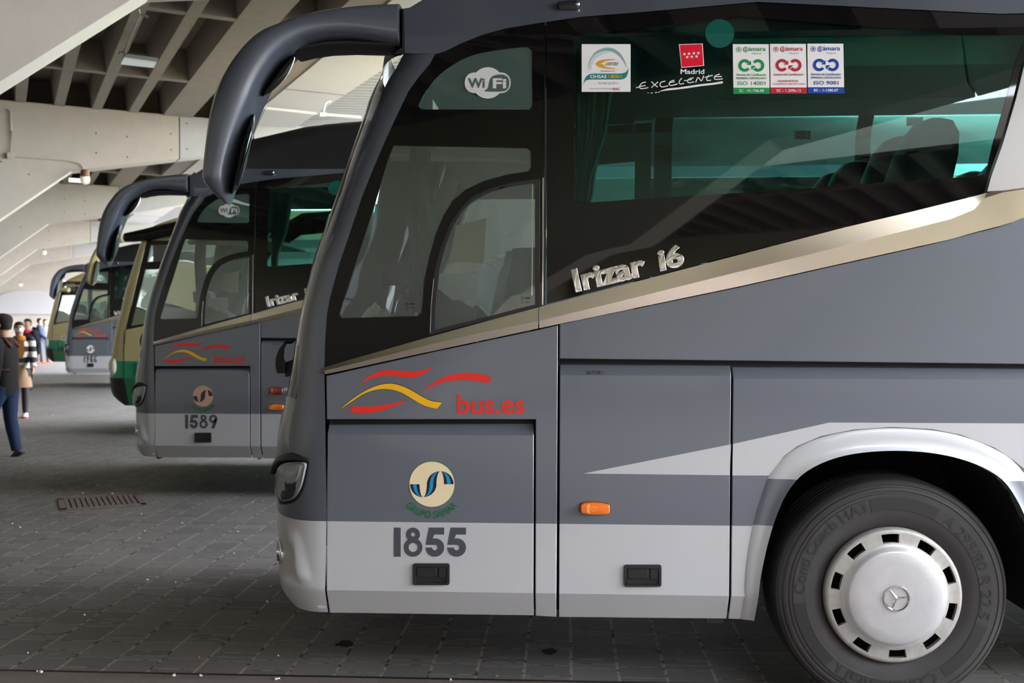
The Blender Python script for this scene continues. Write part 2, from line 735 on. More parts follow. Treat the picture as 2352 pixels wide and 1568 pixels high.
def onS(px, py, s):
    d = ray(px, py)
    return CAM + d * (s / d.dot(E_))


ZK = 4.43 + DZ
ZW = 5.61 + DZ
S0 = 9.35
DS = 11.55


# floor ------------------------------------------------------------
def floor_material():
    m = bpy.data.materials.new('stone_paving')
    m.use_nodes = True
    n = m.node_tree.nodes
    L = m.node_tree.links
    p = n['Principled BSDF']

    def N(t, **k):
        x = n.new(t)
        for a, b in k.items():
            setattr(x, a, b)
        return x

    def M(op, a, b=None, c=None):
        x = N('ShaderNodeMath', operation=op)
        for i, q in enumerate((a, b, c)):
            if q is None:
                continue
            if isinstance(q, (int, float)):
                x.inputs[i].default_value = q
            else:
                L.new(q, x.inputs[i])
        return x.outputs[0]
    tcn = N('ShaderNodeTexCoord')
    sx = N('ShaderNodeSeparateXYZ')
    L.new(tcn.outputs['Object'], sx.inputs[0])
    wob = N('ShaderNodeTexNoise')
    wob.inputs['Scale'].default_value = 6
    L.new(tcn.outputs['Object'], wob.inputs['Vector'])
    wx = M('MULTIPLY', M('SUBTRACT', wob.outputs['Fac'], 0.5), 0.007)
    X = M('ADD', sx.outputs['X'], wx)
    Yc = M('ADD', sx.outputs['Y'], wx)
    u = M('DIVIDE', M('SUBTRACT', X, 0.0275), 0.2294)
    col = M('FLOOR', u)
    fu = M('FRACT', u)
    par = M('MODULO', M('ADD', col, 400), 2)
    P = 0.526
    v = M('DIVIDE', M('ADD', M('ADD', Yc, M('MULTIPLY', par, 0.25)), 50.0), P)
    fv = M('FRACT', v)
    rowi = M('FLOOR', v)
    # column joints
    dj = M('MINIMUM', fu, M('SUBTRACT', 1.0, fu))
    jc = M('LESS_THAN', dj, 0.033)
    # cross joints at 0, .12, .24, .5 of the period
    cj = None
    for q in (0.0, 0.125, 0.25, 0.53, 1.0):
        dd = M('ABSOLUTE', M('SUBTRACT', fv, q))
        cj = dd if cj is None else M('MINIMUM', cj, dd)
    js = M('LESS_THAN', cj, 0.0075)
    joint = M('MAXIMUM', jc, js)
    near = M('LESS_THAN', sx.outputs['Y'], 0.305)
    edge = M('LESS_THAN', M('ABSOLUTE', M('SUBTRACT', sx.outputs['Y'], M('ADD', 0.315, wx))), 0.012)
    joint = M('MULTIPLY', joint, M('SUBTRACT', 1.0, near))
    # block tone
    blk = M('ADD', M('GREATER_THAN', fv, 0.125), M('ADD', M('GREATER_THAN', fv, 0.25), M('GREATER_THAN', fv, 0.53)))
    wn = N('ShaderNodeTexWhiteNoise', noise_dimensions='3D')
    cb = N('ShaderNodeCombineXYZ')
    L.new(col, cb.inputs[0])
    L.new(rowi, cb.inputs[1])
    L.new(blk, cb.inputs[2])
    L.new(cb.outputs[0], wn.inputs['Vector'])
    big = N('ShaderNodeTexNoise')
    big.inputs['Scale'].default_value = 0.7
    big.inputs['Detail'].default_value = 5
    L.new(tcn.outputs['Object'], big.inputs['Vector'])
    fine = N('ShaderNodeTexNoise')
    fine.inputs['Scale'].default_value = 45
    fine.inputs['Detail'].default_value = 5
    L.new(tcn.outputs['Object'], fine.inputs['Vector'])
    tone = M('ADD', M('MULTIPLY', M('SUBTRACT', wn.outputs['Value'], 0.5), 0.28), M('ADD', M('MULTIPLY', M('SUBTRACT', big.outputs['Fac'], 0.5), 0.5), M('MULTIPLY', M('SUBTRACT', fine.outputs['Fac'], 0.5), 0.35)))
    tone = M('ADD', tone, 1.0)
    c1 = N('ShaderNodeVectorMath', operation='SCALE')
    c1.inputs[0].default_value = rgb(122, 117, 115)[:3]
    L.new(tone, c1.inputs['Scale'])
    mx1 = N('ShaderNodeMix', data_type='RGBA')
    L.new(near, mx1.inputs['Factor'])
    L.new(c1.outputs[0], mx1.inputs[6])
    c2 = N('ShaderNodeVectorMath', operation='SCALE')
    c2.inputs[0].default_value = rgb(122, 112, 108)[:3]
    L.new(tone, c2.inputs['Scale'])
    L.new(c2.outputs[0], mx1.inputs[7])
    jn = N('ShaderNodeTexNoise')
    jn.inputs['Scale'].default_value = 14
    L.new(tcn.outputs['Object'], jn.inputs['Vector'])
    jr = N('ShaderNodeValToRGB')
    jr.color_ramp.elements[0].position = 0.38
    jr.color_ramp.elements[0].color = rgb(66, 62, 59)
    jr.color_ramp.elements[1].position = 0.5
    jr.color_ramp.elements[1].color = rgb(164, 156, 147)
    L.new(jn.outputs['Fac'], jr.inputs[0])
    mx2 = N('ShaderNodeMix', data_type='RGBA')
    L.new(joint, mx2.inputs['Factor'])
    L.new(mx1.outputs[2], mx2.inputs[6])
    L.new(jr.outputs[0], mx2.inputs[7])
    mx3 = N('ShaderNodeMix', data_type='RGBA')
    L.new(edge, mx3.inputs['Factor'])
    L.new(mx2.outputs[2], mx3.inputs[6])
    mx3.inputs[7].default_value = rgb(30, 28, 27)
    L.new(mx3.outputs[2], p.inputs['Base Color'])
    p.inputs['Roughness'].default_value = 0.62
    p.inputs['Specular IOR Level'].default_value = 0.4
    h = M('ADD', M('MULTIPLY', joint, -1.0), M('MULTIPLY', fine.outputs['Fac'], 0.25))
    b = N('ShaderNodeBump')
    b.inputs['Strength'].default_value = 0.35
    b.inputs['Distance'].default_value = 0.01
    L.new(h, b.inputs['Height'])
    L.new(b.outputs[0], p.inputs['Normal'])
    return m


FLOORM = floor_material()
mb = MB()
mb.add([(-90, -60, 0), (90, -60, 0), (90, 110, 0), (-90, 110, 0)], [(0, 1, 2, 3)], FLOORM)
struct(mb.build('floor', sm=False))

# waffle ceiling -----------------------------------------------------
S_LO, S_HI = -18.0, 64.0
T_LO, T_HI = -8.0, 4.35


def rib(mb, s0, t0, s1, t1, wb, wt, z0, z1, m):
    a = Vector((s0, t0))
    b = Vector((s1, t1))
    d = (b - a).normalized()
    nn = Vector((-d.y, d.x))
    V = []
    for z, wd in ((z0, wb), (z1, wt)):
        for q, sg in ((a, -1), (b, -1), (b, 1), (a, 1)):
            r = q + nn * sg * wd / 2
            V.append(ST(r.x, r.y, z))
    mb.hexa(V, m)


zt = ZW + 0.5
ts = []
t = 2.21
while t > T_LO:
    ts.append(t)
    t -= 0.645
# unseen roof slot behind the camera, added to brighten the near coach sides
for sa, sb in ((-3.6, S_HI), (S_LO, -7.2)):
    mb = MB()
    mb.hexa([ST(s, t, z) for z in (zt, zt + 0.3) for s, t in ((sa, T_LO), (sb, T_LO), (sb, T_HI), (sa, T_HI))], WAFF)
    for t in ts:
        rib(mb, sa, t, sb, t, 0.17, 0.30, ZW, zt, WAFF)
    rib(mb, sa, 3.03, sb, 3.03, 0.54, 0.66, ZW, zt, WAFF)
    rib(mb, sa, 4.10, sb, 4.10, 0.50, 0.56, ZW, zt, WAFF)
    for k in range(-12, 24):
        s = S0 + DS * (k // 3) + (0, 4.2, 8.05)[k % 3]
        if sa < s < sb:
            rib(mb, s, T_LO, s, T_HI, 0.15, 0.26, ZW + 0.004, zt, WAFF)
    for q in (sa, sb):
        rib(mb, q, T_LO, q, T_HI, 0.3, 0.3, ZW, zt + .3, WAFF)
    struct(mb.build('ceiling', sm=False))

# white edge soffit and corrugated canopy
mb = MB()
mb.hexa([ST(s, t, z) for z in (ZW - 0.02, ZW + 0.55) for s, t in ((S_LO, 4.30), (S_HI, 4.30), (S_HI, 5.35), (S_LO, 5.35))], SOFF)
for k in range(-2, 19):
    s = S0 + DS * k / 3
    mb.hexa([ST(q, t, z) for z in (ZW - 0.024, ZW - 0.018) for q, t in ((s - .012, 4.30), (s + .012, 4.30), (s + .012, 5.35), (s - .012, 5.35))], HOLE)
o = struct(mb.build('ceiling_soffit', sm=False))
mb = MB()
P0, P1 = 5.35, 8.5
zA, zB = ZW + 0.25, ZW + 0.5
s = S_LO
prof = []
while s < S_HI:
    for ds, h in ((0, 0), (0.10, 0), (0.13, 0.07), (0.22, 0.07), (0.25, 0)):
        prof.append((s + ds, h))
    s += 0.25
n = len(prof)
V = [ST(q, P0, zA + h) for q, h in prof] + [ST(q, P1, zB + h) for q, h in prof] + [ST(q, P0, zA + h + .02) for q, h in prof] + [ST(q, P1, zB + h + .02) for q, h in prof]
Fc = []
for i in range(n - 1):
    Fc.append((i, i + 1, n + i + 1, n + i))
    Fc.append((2 * n + i, 3 * n + i, 3 * n + i + 1, 2 * n + i + 1))
mb.add(V, Fc, DECK)
for k in range(-1, 6):
    s = S0 + DS * (k + .5)
    rib(mb, s, P0, s, P1, 0.12, 0.12, zA + 0.02, zA + 0.12, DECK)
struct(mb.build('ceiling_canopy', sm=False))

# haunched beams ------------------------------------------------------
bpoly = [(1.13, ZK), (3.05, ZK + .36), (3.9, ZK + .52), (5.6, ZK + .90), (6.3, ZK + 1.03), (6.3, ZW + .02), (-7.5, ZW + .02), (-7.5, 0), (-4.5, 0)]
TH = 0.5
for k in range(-2, 5):
    mb = MB()
    s = S0 + DS * k
    jt = 3.05
    left = [(1.13, ZK), (jt, ZK + .36), (jt, ZW + .02), (-7.5, ZW + .02), (-7.5, 0), (-4.5, 0)]
    right = [(jt + .02, ZK + .364), (3.9, ZK + .52), (5.6, ZK + .90), (6.3, ZK + 1.03), (6.3, ZW + .02), (jt + .02, ZW + .02)]
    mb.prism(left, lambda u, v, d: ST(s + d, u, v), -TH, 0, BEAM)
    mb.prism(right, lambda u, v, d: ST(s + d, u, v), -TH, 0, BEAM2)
    for (u, v) in ((1.55, ZW - .45), (2.1, ZW - .47), (2.9, ZW - .35), (1.55, ZW - .82), (2.1, ZW - .86), (2.9, ZW - .66), (3.2, ZW - .12), (3.2, ZW - .62), (-0.05, ZW - 1.1), (.4, ZW - 1.3), (-.8, ZW - 1.2)):
        c = [(u + .018 * math.cos(a), v + .018 * math.sin(a)) for a in [i * math.pi / 4 for i in range(8)]]
        mb.prism(c, lambda u, v, d: ST(s - TH + d, u, v), -0.003, 0.01, HOLE)
    struct(mb.build('ceiling_beam', sm=False, bevel=0.01))

# walls ---------------------------------------------------------------
mb = MB()
mb.hexa([ST(s, t, z) for z in (0, ZW + .5) for s, t in ((62, -9), (62.4, -9), (62.4, 6), (62, 6))], WALLM)
struct(mb.build('wall_far', sm=False))
mb = MB()
for z0_, z1_ in ((0, ZW + .5),):
    mb.hexa([ST(s, t, z) for z in (z0_, z1_) for s, t in ((-20, -8.3), (62, -8.3), (62, -8.0), (-20, -8.0))], WALLM)
struct(mb.build('wall_left', sm=False))
mb = MB()
mb.hexa([ST(s, t, z) for z in (0, 6.2) for s, t in ((-16, -9), (-15.6, -9), (-15.6, 22), (-16, 22))], WALLM)
struct(mb.build('wall_back', sm=False))
# vaulted white alcove at the far end
mb = MB()
vp = [(1.2 + 2.3 * math.cos(a), 2.05 + 1.35 * math.sin(a)) for a in [math.pi - math.pi * i / 16 for i in range(17)]]
mb.prism(vp, lambda u, v, d: ST(61.9 + d, u, v), 0, 0.1, mat('alcove_plaster', rgb(176, 172, 172), .8))
struct(mb.build('wall_alcove', sm=False))

# grass bank beyond the open side
GRASS = mat('grass', rgb(120, 150, 70), 0.95, noise=(1.2, 0.35))
mb = MB()
nx, ny = 24, 14
V = []
for j in range(ny + 1):
    for i in range(nx + 1):
        x = 9 + 60 * i / nx
        y = 26 + 26 * j / ny
        z = 13 * smooth(j / ny) + 0.35 * math.sin(i * 1.7 + j) + 0.3 * math.sin(j * 2.3) - 0.4
        V.append((x, y, max(z, -0.05)))
mb.add(V, [(j * (nx + 1) + i, j * (nx + 1) + i + 1, (j + 1) * (nx + 1) + i + 1, (j + 1) * (nx + 1) + i) for j in range(ny) for i in range(nx)], GRASS)
struct(mb.build('hill'))

# ================================================================== GREY COACH
STEP = Vector((-2.86, 5.0, 0))
BASE = Vector((1.42, 1.27, 0))
bus = empty('coach', BASE, 'large grey coach numbered 1855 nearest the camera, chrome lettering, front wheel in view', 'coach', 'grey coaches in the bays')
XEND = 11.0
Z_BAND = 0.815
Z_BOT = S(1228, 1413).z
Z_TOP = 3.06

# ---- front corner / front shell
SIL = [(-40, 965), (10, 945), (60, 915), (123, 889), (255, 843), (383, 795), (500, 755), (587, 722), (692, 697), (747, 684), (800, 677), (863, 668), (917, 654), (987, 639), (1029, 635), (1062, 633), (1165, 637), (1215, 637), (1315, 638), (1345, 647), (1365, 665), (1381, 688), (1397, 722), (1420, 752)]
SEAMPX = [(1010, -60), (1008, 60), (1003, 123), (985, 150), (960, 179), (938, 210), (913, 262), (884, 325), (858, 386), (831, 453), (800, 545), (777, 614), (758, 683), (751, 721), (747, 778), (745, 845), (747, 968), (750, 1195), (754, 1410)]
SEAM = sorted([(S(x, y).z, S(x, y).x) for x, y in SEAMPX])
WSB = [(60, 950), (123, 927), (153, 906), (242, 871), (319, 833), (403, 800), (472, 775), (507, 759), (625, 720), (700, 702), (760, 690), (830, 684)]
NEXP = 2.7


def row_curve(z, a, ths):
    xs = interp(SEAM, z)
    y0 = yoff(z)
    b = W_BUS / 2 - y0
    out = []
    for th in ths:
        s_, c_ = max(math.sin(th), 0), max(math.cos(th), 0)
        out.append(Vector((xs - a * s_ ** (2 / NEXP), y0 + b * (1 - c_ ** (2 / NEXP)), z)))
    return out


FINE = [(i / 60) ** 1.3 * math.pi / 2 for i in range(61)]


def solve_a(z):
    lo, hi = 0.02, 1.4
    for _ in range(40):
        a = (lo + hi) / 2
        pr = [proj(p) for p in row_curve(z, a, FINE)]
        px, py = min(pr)
        if px < interp(SIL, py):
            hi = a
        else:
            lo = a
    return (lo + hi) / 2


zr = list(np.arange(Z_BOT, 0.52, 0.018)) + list(np.arange(0.52, .84, 0.012)) + list(np.arange(0.85, 1.3, 0.03)) + list(np.arange(1.3, 3.05, 0.06)) + [Z_BAND, Z_BAND + 0.001, Z_TOP]
zr = sorted(z for z in zr)
zr = [z for i, z in enumerate(zr) if i == 0 or z - zr[i - 1] > 0.0009]
A_ = [solve_a(z) for z in zr]
# light smoothing so the nose is fair
for _ in range(2):
    A_ = [A_[0]] + [(A_[i - 1] + 2 * A_[i] + A_[i + 1]) / 4 for i in range(1, len(A_) - 1)] + [A_[-1]]
NA, NB = 34, 16
rows = []
for z, a in zip(zr, A_):
    pr = [proj(p) for p in row_curve(z, a, FINE)]
    kmin = min(range(len(pr)), key=lambda k: pr[k][0])
    thb = FINE[kmin] * 0.75
    for k in range(kmin):
        if pr[k][0] <= interp(WSB, pr[k][1]):
            thb = FINE[k]
            break
    rows.append([z, a, thb])
# keep boundary fair
tb = [r[2] for r in rows]
for _ in range(4):
    tb = [tb[0]] + [(tb[i - 1] + 2 * tb[i] + tb[i + 1]) / 4 for i in range(1, len(tb) - 1)] + [tb[-1]]
Z_WS0 = onY(684, 800).z
Z_WS1 = 2.93


def dent(p):
    """sculpted lamp scoop of the bumper: pushes the skin inwards left of a slanted crease"""
    px, py = proj(p)
    if not (1195 < py < 1350):
        return 0.0
    cx = interp([(1200, 655), (1215, 661), (1240, 668), (1275, 677), (1310, 686), (1340, 694)], py)
    d = cx - px
    e = smooth((py - 1200) / 40) * smooth((1345 - py) / 25)
    if d > 0:
        return (0.016 - 0.034 * smooth(d / 9)) * e
    return 0.016 * smooth(1 + d / 30) * e


grid = []
for (z, a, _), thb in zip(rows, tb):
    ths = [thb * (i / NA) ** 1.25 for i in range(NA + 1)] + [thb + (math.pi / 2 - thb) * (i / NB) for i in range(1, NB + 1)]
    r = row_curve(z, a, ths)
    r2 = []
    for i, p in enumerate(r):
        d = dent(p)
        if d:
            p = p + Vector((-.55, -.8, 0)) * d if d > 0 else p + Vector((-.1, -.9, 0)) * d
        r2.append(p)
    grid.append(r2)
NC = NA + NB + 1


def half(mir):
    G = [[Vector((p.x, W_BUS - p.y, p.z)) if mir else p for p in r] for r in grid]
    return G


fs = MB(BASE)
ws = MB(BASE)
for mir in (0, 1):
    G = half(mir)
    for i in range(len(G) - 1):
        zc = (zr[i] + zr[i + 1]) / 2
        for j in range(NC - 1):
            q = [G[i][j], G[i][j + 1], G[i + 1][j + 1], G[i + 1][j]]
            if j >= NA and Z_WS0 < zc < Z_WS1:
                ws.add(q, [(0, 1, 2, 3)], GL_WS)
            elif j >= NA and zc >= Z_WS1:
                fs.add(q, [(0, 1, 2, 3)], FAIR)
            elif j >= NA and 1.0 < zc <= Z_WS0:
                fs.add(q, [(0, 1, 2, 3)], BLACK if zc > 1.35 else PILLAR)
            else:
                fs.add(q, [(0, 1, 2, 3)], SILVER if zc < Z_BAND else PILLAR)
fs.build('front_shell', bus, angle=50)
ws.build('windscreen', bus, angle=60)
from mathutils.bvhtree import BVHTree
_cv = [p for r in grid for p in r]
_cf = [(i * NC + j, i * NC + j + 1, (i + 1) * NC + j + 1, (i + 1) * NC + j) for i in range(len(grid) - 1) for j in range(NC - 1)]
CBVH = BVHTree.FromPolygons(_cv, _cf)


def CR(px, py, off=0.0):
    """point of the rounded front corner under a pixel, pushed outwards"""
    px = max(px, interp(SIL, py) + 2.0)
    for k in range(8):
        h, nrm, _, _ = CBVH.ray_cast(CAM, ray(px + k * 1.5, py).normalized())
        if h:
            if nrm.dot(h - CAM) > 0:
                nrm = -nrm
            return h + nrm * off
    return S(px, py)


def corner_patch(mb, poly, m, offs):
    """patch on the corner: offs = [(scale, outward offset)] rings from rim to centre"""
    cx = sum(p[0] for p in poly) / len(poly)
    cy = sum(p[1] for p in poly) / len(poly)
    n = len(poly)
    V = []
    for sc, of in offs:
        V += [CR(cx + (x - cx) * sc, cy + (y - cy) * sc, of) for x, y in poly]
    Fc = [(i * n + j, i * n + (j + 1) % n, (i + 1) * n + (j + 1) % n, (i + 1) * n + j) for i in range(len(offs) - 1) for j in range(n)]
    Fc.append(tuple(range((len(offs) - 1) * n, len(offs) * n)))
    mb.add(V, Fc, m)


# headlight
lens = spline([(653, 1062), (674, 1056), (708, 1057), (707, 1080), (699, 1115), (686, 1141), (669, 1153), (649, 1155), (641, 1143), (638, 1120), (639, 1095), (643, 1076)], 4, True)
mb = MB(BASE)
corner_patch(mb, [((x - 672) * 1.03 + 672, (y - 1105) * 1.03 + 1106) for x, y in lens], RUBBER, [(1, 0.0), (.995, .008), (.96, .008), (.94, .004), (.3, .003)])
hl = mb.build('headlight', bus)
mb = MB(BASE)
corner_patch(mb, lens, mat('lamp_reflector', rgb(206, 210, 214), .45, .15), [(.90, .006), (.84, .012), (.74, .004), (.5, .002), (.2, .001)])
inner = [((x - 672) * .55 + 676, (y - 1105) * .45 + 1088) for x, y in lens]
corner_patch(mb, inner, MATS['lamp_reflector'], [(1, .008), (.8, .016), (.5, .008), (.2, .004)])
inner = [((x - 672) * .45 + 664, (y - 1105) * .25 + 1136) for x, y in lens]
corner_patch(mb, inner, BLACK, [(1, .008), (.7, .014), (.3, .015)])
mb.build('lamp_reflector', hl)
mb = MB(BASE)
corner_patch(mb, lens, GL_LAMP, [(1, .006), (.97, .016), (.85, .024), (.6, .030), (.3, .032), (.1, .032)])
mb.build('lamp_lens', hl)
mb = MB(BASE)
brow = spline([(634, 1070), (636, 1054), (645, 1044), (658, 1039.5), (672, 1039), (690, 1045), (711, 1054)], 4)
browl = spline([(637, 1088), (641, 1074), (648, 1064), (658, 1058), (672, 1055.5), (690, 1055), (711, 1056)], 4)
rings = []
for a, b in zip(brow, browl):
    rings.append([CR(a[0] + (b[0] - a[0]) * f, a[1] + (b[1] - a[1]) * f, o_) for f, o_ in ((0, -.004), (.15, .014), (.5, .026), (.85, .03), (1.0, .022), (1.0, -.004))])
mb.loft(rings, PLAST)
mb.build('lamp_brow', hl)
# fog lamp in the bumper scoop
mb = MB(BASE)
c0 = CR(646, 1268, 0.006)
for r0, r1, d0, d1, m_ in ((.052, .056, -.02, .016, CHROME), (.0, .052, -.012, -.012, MIRB)):
    pass
axis = Vector((-1, -.5, 0)).normalized()
ex = Vector((0, 0, 1))
ey = axis.cross(ex)
for rr in ((.050, -.02), (.054, .012), (.060, .012), (.062, -.03)):
    pass
rings = [[c0 + axis * d + (ex * math.cos(t) + ey * math.sin(t)) * r for t in [2 * math.pi * k / 24 for k in range(24)]] for r, d in ((.056, -.05), (.056, .004), (.050, .008), (.046, -.004), (.02, -.012), (.002, -.014))]
mb.loft(rings, CHROME)
mb.build('fog_lamp', bus)
# paint chip on the lower bumper
mb = MB(BASE)
chip = [(727, 1391), (735, 1388), (742, 1390), (750, 1391), (748, 1394), (741, 1396), (733, 1396)]
corner_patch(mb, chip, WHITE, [(1, .0015), (.4, .0015)])
mb.build('paint_chip', bus, sm=False)['label'] = 'white paint chip on the bumper'
# windscreen wiper arm and camera pod on the nose
mb = MB(BASE)
Q = lambda x, y, Y=.62: onY(x, y, Y)
mb.prism([(633, 822), (641, 800), (655, 782), (659, 790), (653, 800), (652, 822), (657, 834), (656, 857), (636, 857), (632, 840)], lambda u, v, d: onY(u, v, .60 + d), 0, .10, PLAST)
mb.tube([onY(654, 785, .64), onY(668, 786, .66), onY(678, 777, .68)], .009, PLAST)
mb.prism([(655, 832), (672, 826), (679, 800), (684, 800), (672, 862), (655, 866)], lambda u, v, d: onY(u, v, .62 + d), 0, .06, PLAST)
mb.build('wiper_arm', bus, bevel=.004)

# ---- side panels (near side)
ARCH = [(1730, 1422), (1740, 1348), (1758, 1254), (1771, 1210), (1794, 1145), (1827, 1098), (1860, 1071), (1921, 1047), (1994, 1035), (2066, 1032), (2138, 1038), (2211, 1054), (2265, 1076), (2305, 1105), (2334, 1152), (2352, 1192)]
ARCHW = XZ(ARCH)
AR = [(2.075, 0.62), (2.10, Z_BOT)]
BANDS = [(-1, Z_BAND, SILVER)]


def panel(name, loops, m, parent=None, bevel=.003, base=BASE, **k):
    b = MB(base)
    side_panel(b, loops, m, **k)
    return b.build(name, parent or bus, bevel=bevel, angle=10)


zx = (Z_BAND,)


def rolled(zt, h=.046, d=.032):
    return lambda z: yoff(z) + d * max(0.0, z - (zt - h)) / h


zd = S(1000, 975).z
zh = S(1480, 838).z
panel('front_side_panel', [XZ([(749, 863), (1000, 807), (1236, 757), (1281.5, 747), (1278, 1416.5), (1230.5, 1414), (1230.5, 963), (750, 963)])], GREY, bands=BANDS, extra_z=zx, thick=.02)
dp = panel('door_panel', [XZ([(752, 976), (1226, 974.5), (1226, 1413), (757.5, 1407)])], GREY, bands=BANDS, extra_z=(Z_BAND, zd - .046), thick=.012, fy=rolled(zd))
bh = panel('battery_hatch', [XZ([(1286, 836.5), (1679.5, 840), (1668.5, 1420.5), (1284, 1417)])], GREY, bands=BANDS, extra_z=(Z_BAND, zh - .046), thick=.012, fy=rolled(zh))
zt_ = S(2352, 847).z
REAR_X = 7.6


def arch_pts(cx, r=.62):
    return [(cx + r * math.cos(a), max(.512 + r * math.sin(a), Z_BOT)) for a in [math.pi * 1.06 - math.pi * 1.12 * i / 20 for i in range(21)]]


fender = XZ([(1684, 841), (2352, 847)]) + [(XEND, zt_), (XEND, Z_BOT)] + [p for p in reversed(arch_pts(REAR_X))] + AR[::-1] + ARCHW[::-1] + XZ([(1673, 1421)])
panel('wheel_side_panel', [fender], GREY, bands=BANDS, extra_z=(Z_BAND, zt_ - .046), thick=.012, fy=rolled(zt_))
LOWER = [(1285, 744.8), (1700, 659), (1959, 601), (2137, 561), (2247, 533), (2299, 520), (2325, 512), (2352, 501)]
LX = XZ(LOWER)
p_end = LX[-1]
up_l = LX + [(p_end[0] + .25, p_end[1] + .12), (p_end[0] + .48, p_end[1] + .28), (3.0, 2.62), (XEND, 2.05), (XEND, zt_ + .04)] + XZ([(2352, 837), (1285, 823.5)])
up_l = LX + [(p_end[0] + .3, p_end[1] + .13), (2.62, p_end[1] + .19), (XEND, p_end[1] + .19), (XEND, zt_ + .035)] + XZ([(2352, 836), (1285, 823.5)])
panel('upper_side_panel', [up_l], GREY, thick=.02)

# flared lip round the front wheel arch
CREASE = [(1701, 1421), (1712, 1300), (1726, 1215), (1742, 1156), (1767, 1090), (1801, 1048), (1831, 1026), (1885, 1003), (1960, 988), (2050, 982), (2140, 987), (2207, 1000), (2283, 1029), (2327, 1058), (2352, 1078)]


def resample(P, n):
    d = [0]
    for a, b in zip(P, P[1:]):
        d.append(d[-1] + math.hypot(b[0] - a[0], b[1] - a[1]))
    out = []
    for i in range(n):
        s = d[-1] * i / (n - 1)
        out.append((interp(list(zip(d, [p[0] for p in P])), s), interp(list(zip(d, [p[1] for p in P])), s)))
    return out


cw = spline(resample(XZ(CREASE) + [(2.135, .66), (2.16, Z_BOT)], 24), 3)
aw = spline(resample(ARCHW + AR, 24), 3)
mb = MB(BASE)
Z_SW0 = S(2100, 1095).z
Z_SW1 = S(2100, 971).z
n = len(cw)
lv = []
for (x0, z0), (x1, z1) in zip(cw, aw):
    r = []
    for f, o in ((0, .0005), (.12, .006), (.45, .010), (.8, .016), (.95, .024), (1.0, .026), (1.0, .012), (1.0, -.04)):
        x = x0 + (x1 - x0) * f
        z = z0 + (z1 - z0) * f
        r.append(Vector((x, yoff(z) - o, z)))
    lv.append(r)
for i in range(n - 1):
    for j in range(7):
        q = [lv[i][j], lv[i + 1][j], lv[i + 1][j + 1], lv[i][j + 1]]
        zc = sum(p.z for p in q) / 4
        mb.add(q, [(0, 1, 2, 3)], BANDED)
mb.build('wheel_arch_lip', bus, angle=50)
# wheel well
for ring, cx in ((ARCHW + AR, None), (arch_pts(REAR_X), 1)):
    mb = MB(BASE)
    V = [(x, .02, z) for x, z in ring] + [(x, .85, z) for x, z in ring]
    k = len(ring)
    mb.add(V, [(i, i + 1, k + i + 1, k + i) for i in range(k - 1)] + [tuple(range(k, 2 * k))], SHELL)
    mb.build('wheel_well', bus)

# swoosh stripe
mb = MB(BASE)
d = Decal(mb, .0012)
d.poly([(1340, 1087), (1679, 1020), (1676, 1091)], SILVER)
ai = [p for p in ARCH if p[1] <= 1092 and p[0] > 1820]
zc_ = S(2352, 1097)
mb2 = [(1683.5, 1019), (1905, 970), (2352, 972), (2440, 974), (2440, 1099), (2303, 1098)] + [p for p in reversed(ai)] + [(1829, 1092), (1682, 1091.5)]
# split the stripe so it stays on the panel outside the flared lip
d.poly([(1683.5, 1019), (1905, 970), (2352, 972), (2352, 1076), (2327, 1056), (2283, 1027), (2207, 998), (2140, 985), (2050, 980), (1960, 986), (1885, 1001), (1831, 1024), (1801, 1046), (1766, 1091.5), (1682, 1091.5)], SILVER)
p = S(2352, 972)
d2 = Decal(mb, .0012, conv=lambda x, z, o: (x, yoff(z) - o, z))
d2.poly([(p.x, p.z), (XEND, p.z), (XEND, Z_SW0), (2.10, Z_SW0), (p.x, S(2352, 1076).z)], SILVER)
mb.build('swoosh_stripe', bus, sm=False)

# stainless waist strip: two facets meeting on a raised crease
UPL = [(745, 843), (800, 827), (992, 772), (1120, 737), (1236, 706)]
CRL = [(746, 851), (800, 838), (992, 790), (1120, 761), (1236, 737)]
LOL = [(748, 859), (800, 848), (992, 806), (1120, 779), (1236, 754)]
UPR = [(1238.5, 705.5), (1460, 647), (1700, 584.5), (1933, 524), (2090, 487), (2180, 465), (2240, 450), (2264, 443), (2300, 438), (2352, 430)]
CRR = [(1238.5, 737), (1460, 683), (1700, 623), (1933, 566), (2090, 527), (2180, 504), (2234, 482), (2258, 456), (2299, 443), (2352, 435)]
LOR = [(1238.5, 753.5), (1460, 707), (1700, 657), (1933, 605), (2090, 570), (2180, 550), (2247, 531), (2299, 518), (2325, 510), (2352, 499)]
strip_root = None
for nm, U_, C_, L_ in (('waist_strip', UPL, CRL, LOL), ('waist_strip', UPR, CRR, LOR)):
    mb = MB(BASE)
    ex_ = [] if U_ is UPL else [((p_end[0] + .35, 2.32), (p_end[0] + .35, 2.31), (p_end[0] + .3, p_end[1] + .13)), ((2.62, 2.40), (2.62, 2.39), (2.62, p_end[1] + .19))]
    pts = list(zip(XZ(U_), XZ(C_), XZ(L_))) + ex_
    rr = []
    for u, c, l in pts:
        rr.append([Vector((u[0], yoff(u[1]) + .015, u[1])), Vector((u[0], yoff(u[1]) - .008, u[1])), Vector((c[0], yoff(c[1]) - .0135, c[1])), Vector((l[0], yoff(l[1]) - .006, l[1])), Vector((l[0], yoff(l[1]) + .015, l[1]))])
    mb.loft(rr, STEEL, cap=True)
    mb.build(nm, bus, angle=8)

